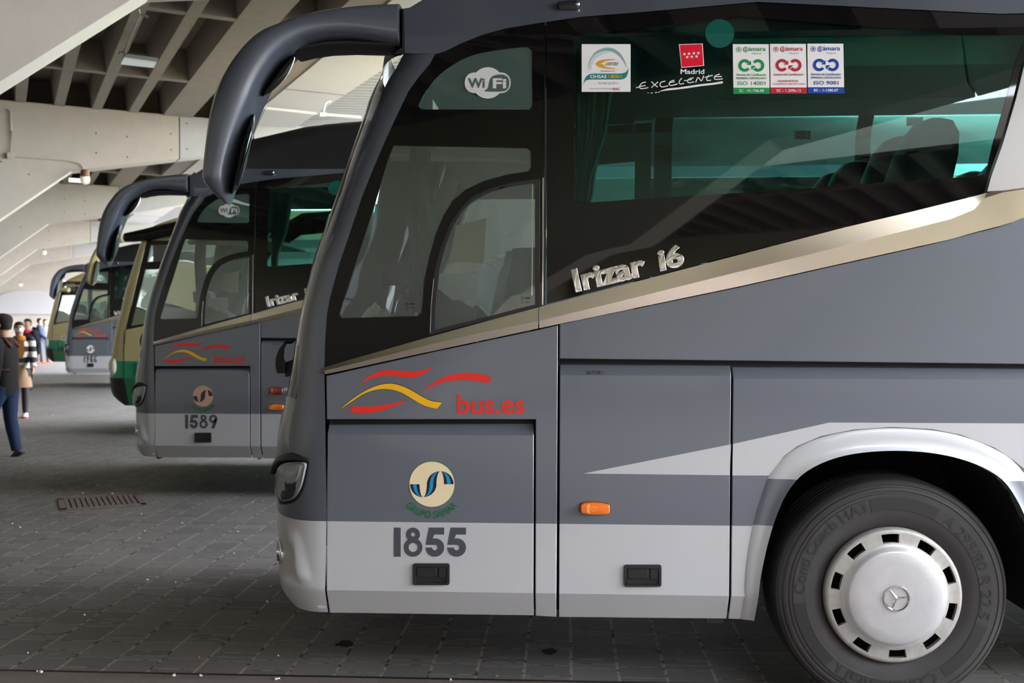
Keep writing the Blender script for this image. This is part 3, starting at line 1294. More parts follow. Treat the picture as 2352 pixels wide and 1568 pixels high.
# ---- glazing (near side)
TOPW = [(1003, 124.5), (1023, 117.5), (1058, 100), (1110, 79.5), (1160, 66), (1237, 53)]
TOPR = [(1255, 50.5), (1339, 38.5), (1480, 27.5), (1740, 4.5)]
PILR = [(745, 842), (747, 778), (751, 721), (758, 683), (777, 614), (800, 545), (831, 453), (858, 386), (884, 325), (913, 262), (938, 210), (960, 179), (985, 150)]
WIFIP = spline([(960, 243), (975, 215), (1003, 178), (1040, 149), (1082, 128), (1130, 117), (1190, 109)], 4) + [(1213, 108), (1222, 115), (1223, 243), (1216, 252), (968, 251)]
DRV = [(904, 334), (1210, 340), (1219, 346), (1219.5, 384), (1214, 393), (1163, 401), (1110, 416), (1070, 435), (1040, 461), (1018, 496), (1000, 540), (986, 590), (975, 640), (971, 690), (968, 718), (960, 725.5), (786, 730.5), (779, 724), (789, 690), (812, 620), (840, 535), (868, 445), (890, 370)]
QOUT = [(1240, 411), (1180, 418), (1122, 434), (1083, 453), (1057, 480), (1034, 514), (1015, 560), (999, 618), (992, 683), (986, 769), (1240, 703.5)]
drv_loop = PILR + TOPW + [(1250.5, 51), (1250.5, 409), (1246, 411)]
drv_loop = [(x, y) for x, y in PILR] + TOPW + [(1250.5, 51)] + [(1250.5, 700)] + [(1243, 704)]
dg = panel('driver_side_glazing', [XZ(drv_loop), XZ(WIFIP), XZ(DRV), XZ(QOUT)], BLACK, thick=.008, bevel=0)
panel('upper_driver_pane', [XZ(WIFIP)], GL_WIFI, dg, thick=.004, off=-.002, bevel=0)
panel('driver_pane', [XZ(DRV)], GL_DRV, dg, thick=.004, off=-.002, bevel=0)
QIN = [(1229, 420), (1171, 428), (1126, 441), (1087, 461), (1061, 487), (1041, 522), (1026, 560), (1011, 614), (1003, 683), (1000, 757), (1229, 699)]
ow = panel('opening_window', [XZ(QOUT), XZ(QIN)], PLAST, thick=.02, off=.006, bevel=.004)
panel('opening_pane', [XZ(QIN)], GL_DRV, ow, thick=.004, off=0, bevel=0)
for st_, w_ in (([(1247.5, 409), (1247.5, 560), (1246.5, 700)], 3.2), ([(1223.5, 424), (1223, 560), (1222, 678)], 2.5), ([(997, 640), (991, 700), (989, 764)], 2)):
    mb = MB(BASE)
    Decal(mb, .008).strip(st_, w_, CHROME)
    mb.build('chrome_edge', ow, sm=False)
mb = MB(BASE)
Decal(mb, .006).strip([(1253.5, 52), (1253.5, 230), (1253, 410), (1252, 560), (1250, 701)], 4.5, PLAST)
mb.build('glazing_seal', bus, sm=False)

FINL = [(2264, 441), (2273, 406), (2299, 333), (2330, 228), (2349, 150)]
FW = XZ(FINL)
fin_top = (FW[-1][0] + .13, 3.08)
main_loop = XZ(TOPR) + [(1.9, 3.06), (fin_top[0] - .012, 3.06)] + [(x - .006, z) for x, z in FW[::-1]] + XZ([(2180, 463), (1933, 522), (1700, 582), (1460, 644.5), (1256, 698)])
MHOLE = [(1318, 84), (1480, 64), (1700, 38)]
mh = XZ(MHOLE) + [(1.75, 2.955), (FW[-1][0] + .02, 2.955)] + [(x - .035, z) for x, z in FW[::-1][:3]] + XZ([(2265, 402), (2192, 408), (2037, 418), (1820, 436), (1523, 453), (1325, 467), (1318, 462)])
sg = panel('side_window', [main_loop, mh], BLACK, thick=.008, bevel=0)
panel('window_pane', [mh], GL_MAIN, sg, thick=.004, off=-.001, bevel=0)
fin = FW + [fin_top, (fin_top[0] + .72, 3.08), (2.78, 2.75), (2.66, 2.46), (2.62, 2.415), (p_end[0] + .35, 2.335)] + XZ([(2352, 432), (2302, 438.5)])
panel('window_fin', [fin], FIN, thick=.04, off=.012, bevel=.006)
# glazing behind the fin (to the rear of the coach)
rw = [(2.66, p_end[1] + .20), (2.69, 2.44), (2.82, 2.74), (2.80, 3.06), (XEND, 3.06), (XEND, p_end[1] + .20)]
rh = [(2.95, 2.32), (2.98, 2.95), (XEND - .3, 2.95), (XEND - .3, 2.32)]
rg = panel('side_window', [rw, rh], BLACK, thick=.008, bevel=0)
panel('window_pane', [rh], GL_MAIN, rg, thick=.004, bevel=0)

# dark body behind the panel gaps, far side, floor, rear
mb = MB(BASE)
inner_loop = XZ([(752, 862), (1240, 757), (1283, 747)]) + LX + [(2.6, p_end[1] + .18), (XEND, p_end[1] + .18), (XEND, Z_BOT + .03)] + [p for p in reversed([(x, z) for x, z in arch_pts(REAR_X, .64)])] + [(2.12, Z_BOT + .03), (2.09, .64)] + [(x, z + .004) for x, z in ARCHW[::-1][:-1]] + XZ([(1722, 1410), (760, 1398)])
side_panel(mb, [inner_loop], SHELL, off=-.034, thick=.02)
mb.build('inner_body', bus, sm=False)
x_f = interp(SEAM, 1.0)
far_lo = [(x_f, Z_BOT), (x_f, 1.45), (XEND, 1.45), (XEND, Z_BOT)]
panel('far_side_panel', [[(x_f, Z_BOT), (x_f, 1.50), (.6, 1.62), (.6, 2.10), (XEND, 2.10), (XEND, Z_BOT)]], GREY, thick=.03, side=1, bands=BANDS, extra_z=zx, bevel=0)
fdoor = [(interp(SEAM, 1.52) + .0, 1.52), (interp(SEAM, 2.0), 2.0), (interp(SEAM, 2.5), 2.5), (interp(SEAM, 2.8), 2.8), (-.28, 3.0), (.58, 3.05), (.58, 1.63)]
fh = [(interp(SEAM, 1.6) + .12, 1.62), (interp(SEAM, 2.0) + .12, 2.0), (interp(SEAM, 2.5) + .12, 2.5), (-.30, 2.74), (.47, 2.80), (.47, 1.74)]
fd = panel('far_door_glazing', [fdoor, fh], BLACK, thick=.01, side=1, bevel=0)
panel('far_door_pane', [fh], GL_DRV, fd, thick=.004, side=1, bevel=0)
fwl = [(.6, 2.11), (.6, 3.27), (XEND, 3.27), (XEND, 2.11)]
holes = [[(a, 2.22), (a, 3.22), (b, 3.22), (b, 2.22)] for a, b in ((.72, 1.95), (2.05, 3.6), (3.7, 5.3), (5.4, 7.0), (7.1, 8.7), (8.8, 10.7))]
fw = panel('far_window', [fwl] + holes, BLACK, thick=.01, side=1, bevel=0)
for hh in holes:
    panel('window_pane', [hh], GL_FAR, fw, thick=.004, side=1, bevel=0)
# notice on a far pane
for c in ((2101, 279), (1843, 310)):
    mb = MB(BASE)
    cc = lambda x, y, o: tuple(onY(x, y, 2.455 - o))
    dn = Decal(mb, .0, conv=cc)
    x, y = c
    dn.poly([(x - 19, y - 10), (x + 19, y - 10), (x + 19, y + 10), (x - 19, y + 10)], BLKV)
    for q in (-9, 9):
        dn.ring(x + q, y, 7, 8.3, PALEV, off=.002)
    dn.strip([(x - 14, y - 5), (x - 4, y + 5)], 1.4, PALEV, off=.002)
    dn.strip([(x - 14, y + 1), (x - 4, y - 1)], 2.2, PALEV, off=.002)
    dn.disc(x + 9, y - 3.4, 1.8, PALEV, off=.002, n=10)
    dn.poly([(x + 6, y + 4), (x + 7.5, y - 1), (x + 10.5, y - 1), (x + 12, y + 4)], PALEV, off=.002)
    mb.build('notice_sticker', fw, sm=False)['label'] = 'black no smoking and seat belt notice'
mb = MB(BASE)
Decal(mb, .0, conv=lambda x, y, o: tuple(onY(x, y, 2.455 - o))).text('AI2', 2291, 253, 2310, 264, BLKV, .02)
mb.build('glass_mark', fw, sm=False)

mb = MB(BASE)
mb.box((-.95, .10, .92), (.62, W_BUS - .10, 1.0), INTER)
mb.box((.62, .10, 1.30), (XEND, W_BUS - .10, 1.40), INTER)
mb.box((.60, .10, .92), (.64, W_BUS - .10, 1.4), INTER)
mb.box((-.9, .08, Z_BOT + .05), (.8, W_BUS - .08, Z_BOT + .10), SHELL)
mb.box((2.2, .08, Z_BOT + .05), (6.9, W_BUS - .08, Z_BOT + .10), SHELL)
mb.box((8.3, .08, Z_BOT + .05), (XEND, W_BUS - .08, Z_BOT + .10), SHELL)
mb.build('floor_pan', bus, sm=False)
mb = MB(BASE)
mb.box((XEND - .04, .02, Z_BOT), (XEND, W_BUS - .02, 3.3), GREY)
mb.build('rear_panel', bus)
# luggage racks and ceiling
mb = MB(BASE)
mb.box((.5, .45, 3.24), (XEND, W_BUS - .45, 3.27), INTER)
for y0, y1 in ((.20, .60),):
    mb.hexa([(.75, y0, 2.86), (XEND, y0, 2.86), (XEND, y1, 2.80), (.75, y1, 2.80), (.75, y0, 2.99), (XEND, y0, 2.99), (XEND, y1, 2.99), (.75, y1, 2.99)], INTER)
mb.build('luggage_rack', bus, sm=False)

# ---- roof edge and roof
BANDP = [(928, 20), (941, 18), (961, 6), (985, -8), (1040, -22), (1200, -36), (1500, -52)]
bl = XZ([(928, 122), (1002, 124)] + TOPW[1:] + TOPR[:]) + [(1.9, 3.062), (XEND, 3.062), (XEND, 3.20), (1.5, 3.20)] + XZ(BANDP[::-1])
panel('roof_edge', [bl], PILLAR, thick=.02, off=.004, bevel=.004)
mb = MB(BASE)
side_panel(mb, [[(-.6, 3.062), (.59, 3.062), (.59, 3.28), (XEND, 3.28), (XEND, 3.34), (.4, 3.34), (-.35, 3.12)]], PILLAR, side=1, thick=.02)
mb.build('far_roof_edge', bus)
# corner camera lamp on the roof edge
mb = MB(BASE)
c = S(1304, 16)
mb.loft([[Vector((x, c.y + .02 - r * math.cos(t) * 1.0 - .02, c.z + r * math.sin(t))) for t in [2 * math.pi * k / 16 for k in range(16)]] for x, r in ((S(1280, 16).x, .012), (S(1284, 16).x, .026), (S(1315, 16).x, .030), (S(1326, 16).x, .028), (S(1327, 16).x, .018), (S(1323, 16).x, .016))], PLAST)
cl = mb.build('marker_camera', bus)
mb = MB(BASE)
mb.ball((S(1326, 12).x, c.y - .02, c.z + .006), .013, CHROME, 10, 6)
mb.build('camera_lens', cl)


def b2(px, py, inset):
    p = onY(px, py, 5.0 + inset)
    return (p.x - STEP.x, p.z)


prof_f = [b2(448, 413, .34), b2(455, 402, .34), b2(468, 388, .34), b2(480, 376, .34), b2(540, 334, .4), b2(578, 313, .4), b2(638, 299, .4), b2(697, 285, .4), b2(760, 277, .4), b2(829, 271, .4)]
prof_f += [(prof_f[-1][0] + 1.5, prof_f[-1][1] + .03), (XEND - .6, prof_f[-1][1] + .02), (XEND - .02, prof_f[-1][1] - .25)]
mb = MB(BASE)
rings = []
for x, zt2 in prof_f:
    zb = 3.10
    h = max(zt2 - zb, .01)
    half_ = [(.19, zb - .03), (.22, zb + .25 * h), (.27, zb + .6 * h), (.36, zb + .88 * h), (.55, zb + h), (1.0, zb + h + .02)]
    rings.append([Vector((x, y, z)) for y, z in half_] + [Vector((x, W_BUS - y, z)) for y, z in half_[::-1]])
mb.loft(rings, FAIR)
mb.box((-.62, .2, 3.03), (.45, W_BUS - .2, 3.075), FAIR)
mb.build('roof_fairing', bus, angle=50)
mb = MB(BASE)
a0 = onY(589, 307, 5.5) - STEP
a1 = onY(617, 246, 5.5) - STEP
mb.tube([a0 - Vector((0, 0, .06)), a0, a1], [.012, .006, .003], PLAST, 6)
mb.build('antenna', bus)

# ---- mirror arm
OUT = [(923, 18), (874, 20.7), (811, 27), (747, 38), (699, 51), (658, 65), (619, 81), (587, 105), (556, 140), (530, 179), (511, 220), (498, 265), (490, 312), (484, 360), (480, 399), (481, 420), (497, 445), (522, 469)]
INN = [(923, 113), (874, 106), (811, 97), (757, 98), (715, 105), (688, 117), (665, 132), (643, 153), (622, 183), (606, 211), (593, 240), (577, 278), (562, 316), (549, 358), (538, 400), (535, 420), (531, 442), (526, 470)]
mb = MB(BASE)
rings = []
oo = spline(OUT, 3)
ii = spline(INN, 3)
NR = 20
for k, (a, b) in enumerate(zip(oo, ii)):
    f = k / (len(oo) - 1)
    yc = .10 - .10 * smooth(f * 1.5)
    hw = .125 + .03 * math.sin(math.pi * min(1, f * 1.1))
    if f > .86:
        hw *= max(.12, 1 - ((f - .86) / .14) ** 2 * .85)
    A = onY(a[0], a[1], yc)
    B = onY(b[0], b[1], yc)
    C_ = (A + B) / 2
    H = (A - B) / 2
    ring = []
    for q in range(NR):
        t = 2 * math.pi * q / NR
        ct, s_ = math.cos(t), math.sin(t)
        e = .62
        ring.append(C_ + H * math.copysign(abs(ct) ** e, ct) + Vector((0, 1, 0)) * hw * math.copysign(abs(s_) ** e, s_))
    rings.append(ring)
mb.loft(rings, PILLAR)
ma = mb.build('mirror_arm', bus, angle=50)
# black underside of the arm
mb = MB(BASE)
up_ = [(922, 104), (874, 102), (811, 96), (757, 98), (715, 106), (682, 121)]
lo_ = [(912, 122), (888, 123), (811, 122), (757, 124), (715, 130), (684, 136)]
rings = []
for a, b in zip(up_, lo_):
    A = onY(a[0], a[1], .12)
    B = onY(b[0], b[1], .12)
    C_ = (A + B) / 2
    H = (A - B) / 2
    rings.append([C_ + H * math.cos(t) + Vector((0, .09, 0)) * math.sin(t) for t in [2 * math.pi * k / 14 for k in range(14)]])
mb.loft(rings, PLAST)
mb.build('arm_underside', ma)
mb = MB(BASE)
mb.prism([(924.5, 20), (928, 20), (930, 122), (905, 124), (915, 114), (924, 108)], lambda u, v, dd_: onY(u, v, .05 + dd_), -.02, .22, SHELL)
mb.build('arm_joint', ma)


def lens_blob(mb, ring_px, y, d, m):
    """bulging glass in a pixel outline"""
    cx = sum(p[0] for p in ring_px) / len(ring_px)
    cy = sum(p[1] for p in ring_px) / len(ring_px)
    rings = []
    for sc, of in ((.9, d), (1.0, d * .5), (1.0, -d * .5), (.9, -d), (.4, -d * 1.15), (.05, -d * 1.2)):
        rings.append([onY(cx + (a - cx) * sc, cy + (b - cy) * sc, y + of) for a, b in ring_px])
    mb.loft(rings, m)


mb = MB(BASE)
lens_blob(mb, spline([(679, 124), (676, 142), (664, 168), (644, 193), (620, 212), (604, 221), (612, 203), (630, 178), (654, 148)], 4, True), .03, .07, BLACK)
mb.build('wide_angle_mirror', ma)
mb = MB(BASE)
lens_blob(mb, spline([(583, 262), (584, 290), (574, 340), (562, 395), (549, 430), (541, 437), (533, 445), (536, 420), (548, 362), (562, 312)], 4, True), .01, .10, PLAST)
mg = mb.build('main_mirror', ma)
mb = MB(BASE)
lens_blob(mb, spline([(577, 285), (578, 310), (567, 355), (556, 400), (547, 427), (543, 425), (551, 385), (562, 330)], 4, True), -.005, .105, MIRRG)
mb.build('mirror_glass', mg)


# ---- handles, lamps
def handle(x0, y0, x1, y1, parent):
    mb = MB(BASE)
    X = lambda x, y: XZ([(x, y)])[0]
    w_, h_ = x1 - x0, y1 - y0
    outer = XZ(rrect(x0, y0, x1, y1, 5))
    inn = XZ([(x0 + w_ * .08, y0 + h_ * .17), (x1 - w_ * .07, y0 + h_ * .17), (x1 - w_ * .07, y1 - h_ * .10), (x0 + w_ * .08, y1 - h_ * .10)])
    side_panel(mb, [outer, inn], PLAST, off=.010, thick=.012)
    # recessed bowl
    f = [Vector((x, yoff(z) - .008, z)) for x, z in inn]
    bk = [Vector((x, yoff(z) - .0015, z)) for x, z in inn]
    mb.add(f + bk, [(i, (i + 1) % 4, 4 + (i + 1) % 4, 4 + i) for i in range(4)] + [(4, 5, 6, 7)], PLAST)
    o = mb.build('door_handle', parent, bevel=.002)
    mb = MB(BASE)
    side_panel(mb, [XZ([(x0 + w_ * .10, y0 + h_ * .19), (x0 + w_ * .65, y0 + h_ * .19), (x0 + w_ * .65, y0 + h_ * .62), (x0 + w_ * .10, y0 + h_ * .62)])], PLAST, off=.008, thick=.006)
    mb.build('grip_flap', o, bevel=.002)
    mb = MB(BASE)
    side_panel(mb, [XZ([(x0 + w_ * .70, y0 + h_ * .19), (x1 - w_ * .09, y0 + h_ * .19), (x1 - w_ * .09, y0 + h_ * .66), (x0 + w_ * .70, y0 + h_ * .66)])], PLAST, off=.008, thick=.006)
    mb.build('latch_button', o, bevel=.002)


handle(949, 1293, 1033, 1342, dp)
handle(1433, 1296, 1519, 1346, bh)


def marker(parent, base, x0, y0, x1, y1, m1, m2, Y0=0.0, off=.0):
    mb = MB(base)
    w_, h_ = x1 - x0, y1 - y0
    cx, cy = (x0 + x1) / 2, (y0 + y1) / 2
    P_ = spline([(x0, cy), (x0 + w_ * .04, y0 + h_ * .12), (x0 + w_ * .35, y0), (x0 + w_ * .7, y0 + h_ * .06), (x1 - w_ * .03, y0 + h_ * .22), (x1, cy), (x1 - w_ * .03, y1 - h_ * .08), (x0 + w_ * .6, y1), (x0 + w_ * .3, y1 - h_ * .03), (x0 + w_ * .04, y1 - h_ * .15)], 3, True)
    rings = []
    for sc, of in ((1.04, .0), (1.04, .004), (.99, .006), (.97, .018), (.9, .024), (.5, .026), (.1, .026)):
        r = []
        for x, y in P_:
            p = S(cx + (x - cx) * sc, cy + (y - cy) * sc, Y0)
            r.append(Vector((p.x, p.y - of - off, p.z)))
        rings.append(r)
    mb.loft(rings[:3], RUBBER, cap=False)
    mb.loft(rings[2:], m1)
    # inner facet and bulb boss
    dm = Decal(mb, .0262, Y0)
    dm.poly([(x0 + w_ * .22, y0 + h_ * .2), (x0 + w_ * .33, y0 + h_ * .08), (x0 + w_ * .33, y1 - h_ * .06), (x0 + w_ * .22, y1 - h_ * .25)], m2)
    dm.ring(x0 + w_ * .46, cy, h_ * .16, h_ * .22, m2)
    return mb.build('marker_lamp', parent)


AMBL = mat('amber_lens_light', rgb(255, 176, 84), .2)
marker(bh, BASE, 1332, 1152, 1401, 1180, AMBER, AMBL)

# ---- lettering
mb = MB(BASE)
Decal(mb).text('BATTERY', 1347, 851.5, 1387, 859.5, BLKV, .012)
mb.build('lettering', bh, sm=False)


def crop(ox, oy, sc):
    return lambda pts: [(ox + x / sc, oy + y / sc) for x, y in pts]


def quads_between(d, top, bot, m, n=30, off=None):
    T = spline(resample(top, 12), 3)
    B = spline(resample(bot, 12), 3)
    V = [d.P(p, off) for p in T + B]
    k = len(T)
    d.mb.add(V, [(i, i + 1, k + i + 1, k + i) for i in range(k - 1)], m)


mb = MB(BASE)
d = Decal(mb)
c5 = crop(760, 830, 5.004)
quads_between(d, c5([(320, 270), (400, 195), (500, 130), (600, 100), (700, 98), (850, 108), (950, 112), (1050, 100), (1120, 80), (1170, 60)]), c5([(320, 271), (400, 220), (480, 190), (580, 168), (700, 165), (850, 180), (950, 182), (1030, 165), (1100, 125), (1170, 62)]), RED)
YT = [(100, 551), (230, 445), (350, 360), (480, 295), (560, 268), (640, 252), (740, 258), (830, 285), (900, 318), (980, 360), (1060, 410), (1140, 450), (1210, 464), (1280, 470)]
YB = [(100, 553), (200, 490), (330, 400), (430, 345), (520, 325), (600, 315), (700, 322), (800, 350), (900, 405), (970, 450), (1040, 490), (1100, 515), (1150, 530), (1222, 545)]
quads_between(d, [(x + .6, y - 1.2) for x, y in c5(YT)], [(x + .8, y + .6) for x, y in c5(YB)], BLKV, off=.001)
quads_between(d, c5(YT), c5(YB), YEL, off=.0018)
quads_between(d, c5([(1045, 348), (1130, 275), (1240, 205), (1350, 160), (1480, 132), (1580, 128), (1700, 138), (1858, 185)]), c5([(1045, 349), (1100, 320), (1180, 280), (1300, 235), (1420, 215), (1560, 212), (1700, 228), (1800, 250)]), RED)
quads_between(d, c5([(255, 513), (400, 518), (560, 505), (700, 482), (800, 460), (890, 443)]), c5([(205, 580), (330, 592), (430, 592), (560, 575), (680, 535), (800, 490), (890, 444)]), RED)
mb.build('wave_emblem', bus, sm=False)
mb = MB(BASE)
Decal(mb).text('bus.es', 1049.8, 905, 1204.6, 950.5, RED, .018)
mb.build('lettering', bus, sm=False)['label'] = 'red bus.es lettering'


def logo(parent, base, disc, stripes, txtm, small=False):
    mb = MB(base)
    d = Decal(mb)
    c6 = crop(890, 1040, 4.9)
    X = lambda x, y: (890 + x / 4.9, 1040 + y / 4.9)
    d.disc(*X(501, 351), 53.0, GRNV, off=.001)
    d.disc(*X(501, 351), 52.0, disc, off=.0014)

    def q(x, cx, cy, ry, up):
        rx = x - cx
        return [(cx + rx * math.cos(t), cy + up * ry * math.sin(t)) for t in [math.pi / 2 * k / 14 for k in range(15)]]
    for xs, cx, up in (((255, 290, 328, 362), 400, 1), ((552, 515, 478, 445), 400, 1), ((445, 478, 515, 552), 597, -1), ((745, 712, 672, 638), 597, -1)):
        for k in range(3):
            A = q(xs[k], cx, 350, 146, up)
            B = q(xs[k + 1], cx, 350, 146, up)
            V = [d.P(p, .002) for p in c6(A) + c6(B)]
            mb.add(V, [(i, i + 1, 16 + i, 15 + i) for i in range(14)], stripes[k])
    d.arctext('GRUPO SAMAR', 992, 1111.6, 78, 16, 231, 130, txtm, .03, inward=True)
    return mb.build('round_emblem', parent, sm=False)


def numerals(parent, base, s, x, y, w_, h_, gap, t, m):
    mb = MB(base)
    d = Decal(mb)
    for ch in s:
        digit(d, ch, x, y, w_, h_, t, m)
        x += (t if ch == '1' else w_) + gap
    return mb.build('fleet_number', parent, sm=False)


lg1 = logo(bus, BASE, CREAMV, (NAVY, CYAN, NAVY), GRNV)
nm1 = numerals(bus, BASE, '1855', 905, 1211, 43, 67, 7, 15.5, NUMV)

# raised chrome model badge on the glass
for txt, O, U, V in (('Irizar', (1322, 673), (166, -40), (-12, -54)), ('i6', (1515, 625), (58, -14), (-8, -54))):
    mb = MB(BASE)
    cu = bpy.data.curves.new('t', 'FONT')
    cu.body = txt
    cu.offset = .028
    cu.extrude = .03
    cu.bevel_depth = .02
    cu.bevel_resolution = 2
    cu.resolution_u = 5
    ob = bpy.data.objects.new('t', cu)
    me = bpy.data.meshes.new_from_object(ob)
    vs = [v.co.copy() for v in me.vertices]
    x0, x1 = min(v.x for v in vs), max(v.x for v in vs)
    y0, y1 = min(v.y for v in vs), max(v.y for v in vs)
    z0, z1 = min(v.z for v in vs), max(v.z for v in vs)
    out = []
    for v in vs:
        u, vv = (v.x - x0) / (x1 - x0), (v.y - y0) / (y1 - y0)
        p = S(O[0] + u * U[0] + vv * V[0], O[1] + u * U[1] + vv * V[1])
        out.append((p.x, p.y - .0005 - .012 * (v.z - z0) / (z1 - z0), p.z))
    mb.add(out, [tuple(p.vertices) for p in me.polygons], CHROME)
    bpy.data.objects.remove(ob)
    bpy.data.curves.remove(cu)
    bpy.data.meshes.remove(me)
    mb.build('chrome_lettering', bus, angle=40)

# ---- stickers
mb = MB(BASE)
d = Decal(mb, .001)
d.poly(rrect(1067.5, 166.5, 1173, 214, 22, 8), WIFIW)
d.disc(1120.5, 190.5, 36, WIFIW, off=.0012)
d.poly(spline([(1114, 210), (1120, 203), (1123, 190), (1127, 179), (1138, 172.5), (1155, 171.5), (1167, 178), (1170, 190), (1167, 203), (1155, 210)], 4, True), WIFID, off=.0016)
d.text('Wi', 1075, 179.5, 1113.5, 202, WIFID, .03, off=.0018)
d.text('Fi', 1132, 180, 1163, 203, WIFIW, .03, off=.002)
mb.build('wifi_sticker', bus, sm=False)

mb = MB(BASE)
d = Decal(mb, .001)
d.disc(1653, 77, 33, mat('teal_disc', rgb(0, 84, 74), .4))
mb.build('round_sticker', bus, sm=False)
badge_objs = []
mb = MB(BASE)
d = Decal(mb, .001)
c3 = crop(1320, 80, 6.533)
K = lambda x, y: (1320 + x / 6.533, 80 + y / 6.533)
d.poly(c3([(105, 140), (838, 140), (838, 856), (105, 856)]), WHITE)
quads_between(d, c3([(197, 480), (225, 380), (300, 270), (400, 205), (490, 188), (590, 205), (690, 280), (750, 380), (782, 480)]), c3([(197, 481), (240, 370), (320, 290), (410, 250), (490, 240), (580, 255), (660, 310), (730, 390), (780, 490)]), TEALP, off=.0016)
quads_between(d, c3([(200, 500), (240, 385), (320, 300), (420, 258), (520, 255)]), c3([(245, 540), (260, 440), (320, 350), (420, 290), (520, 270)]), PALEV, off=.0015)
quads_between(d, c3([(325, 430), (350, 395), (420, 372), (520, 365), (635, 368)]), c3([(325, 440), (380, 440), (430, 420), (460, 395), (635, 370)]), GOLDV, off=.0016)
quads_between(d, c3([(325, 440), (380, 440), (430, 440), (460, 480), (640, 512)]), c3([(325, 445), (360, 480), (430, 500), (520, 510), (640, 514)]), GOLDV, off=.0016)
quads_between(d, c3([(128, 750), (160, 650), (210, 585), (740, 580), (780, 550), (812, 500)]), c3([(128, 752), (160, 690), (210, 672), (740, 670), (790, 620), (812, 502)]), TEALV, off=.0016)
d.text('cerne', *K(465, 412), *K(645, 460), GRYV, .005, off=.0018, shear=2.5)
d.text('Auditores', *K(388, 528), *K(602, 556), GRYV, 0, off=.0018)
d.text('OHSAS', *K(232, 602), *K(480, 652), WHITE, .02, off=.0022)
d.text('18001', *K(507, 602), *K(700, 650), GOLDV, .02, off=.0022)
d.text('EC:95122/2012', *K(360, 710), *K(655, 742), GRYV, 0, off=.0018)
d.text('CERTIFICADORA ACREDITADA POR', *K(215, 800), *K(555, 818), GRYV, 0, off=.0018)
d.text('ENAC', *K(570, 795), *K(680, 830), CRED, .01, off=.0018)
badge_objs.append(mb.build('certificate_sticker', bus, sm=False))
badge_objs[-1]['label'] = 'white square certificate with teal arc and ribbon'

mb = MB(BASE)
d = Decal(mb, .001)
d.poly(c3([(1562, 142), (1920, 130), (1942, 465), (1600, 496)]), WHITE)
d.poly(c3([(1575, 152), (1910, 140), (1930, 458), (1608, 485)]), MADR, off=.0014)


def star(d, x, y, r, m, off):
    pts = []
    for k in range(10):
        a = math.pi / 5 * k
        rr = r if k % 2 == 0 else r * .42
        pts.append((x + rr * math.sin(a), y - rr * math.cos(a)))
    for k in range(0, 10):
        d.mb.add([d.P((x, y), off), d.P(pts[k], off), d.P(pts[(k + 1) % 10], off)], [(0, 1, 2)], m)


for x, y in ((1645, 290), (1715, 285), (1788, 278), (1855, 275), (1687, 335), (1757, 330), (1828, 325)):
    star(d, *K(x, y), 4.2, WHITE, .0018)
d.text('Madrid', *K(1590, 517), *K(1942, 588), WHITE, .03, off=.0014)
for st in ([(920, 795), (1010, 770), (1065, 760)], [(1070, 710), (1010, 725), (975, 770), (985, 805), (1040, 805), (1105, 790)], [(1150, 700), (1195, 745), (1245, 785)], [(1250, 705), (1200, 750), (1150, 790)], [(1360, 695), (1300, 710), (1280, 750), (1300, 780), (1350, 778), (1400, 765)], [(1495, 680), (1440, 700), (1415, 735), (1440, 760), (1490, 752), (1540, 738)], [(1420, 720), (1500, 705)], [(1610, 650), (1580, 680), (1565, 720), (1590, 740), (1640, 728)], [(1785, 645), (1720, 660), (1690, 695), (1720, 720), (1790, 705)], [(1640, 690), (1760, 670)], [(1815, 715), (1850, 640), (1900, 690), (1935, 615)], [(1950, 640), (2070, 608)], [(2015, 605), (1985, 645), (1985, 685), (2045, 680)], [(2175, 590), (2115, 612), (2092, 645), (2120, 670), (2220, 660)], [(2095, 632), (2205, 625)]):
    sp = spline(c3(st), 5)
    d.strip(sp, 2.1, WHITE, off=.0014)
ul = c3([(1280, 845), (1400, 820), (1550, 805), (1700, 785), (1900, 755), (2080, 735), (2222, 712)])
d.strip(ul, [1.2, 4.6, 4.2, 4.6, 4.4, 4.4, 4.8], WHITE, off=.0014)
for x, y, l in ((1095, 872, 12), (1140, 874, 30), (1205, 868, 30), (1250, 862, 25)):
    d.strip(c3([(x, y), (x + l, y - 3)]), 1.6, WHITE, off=.0014)
badge_objs.append(mb.build('region_sticker', bus, sm=False))
badge_objs[-1]['label'] = 'red square with seven stars above white Madrid Excelente lettering'

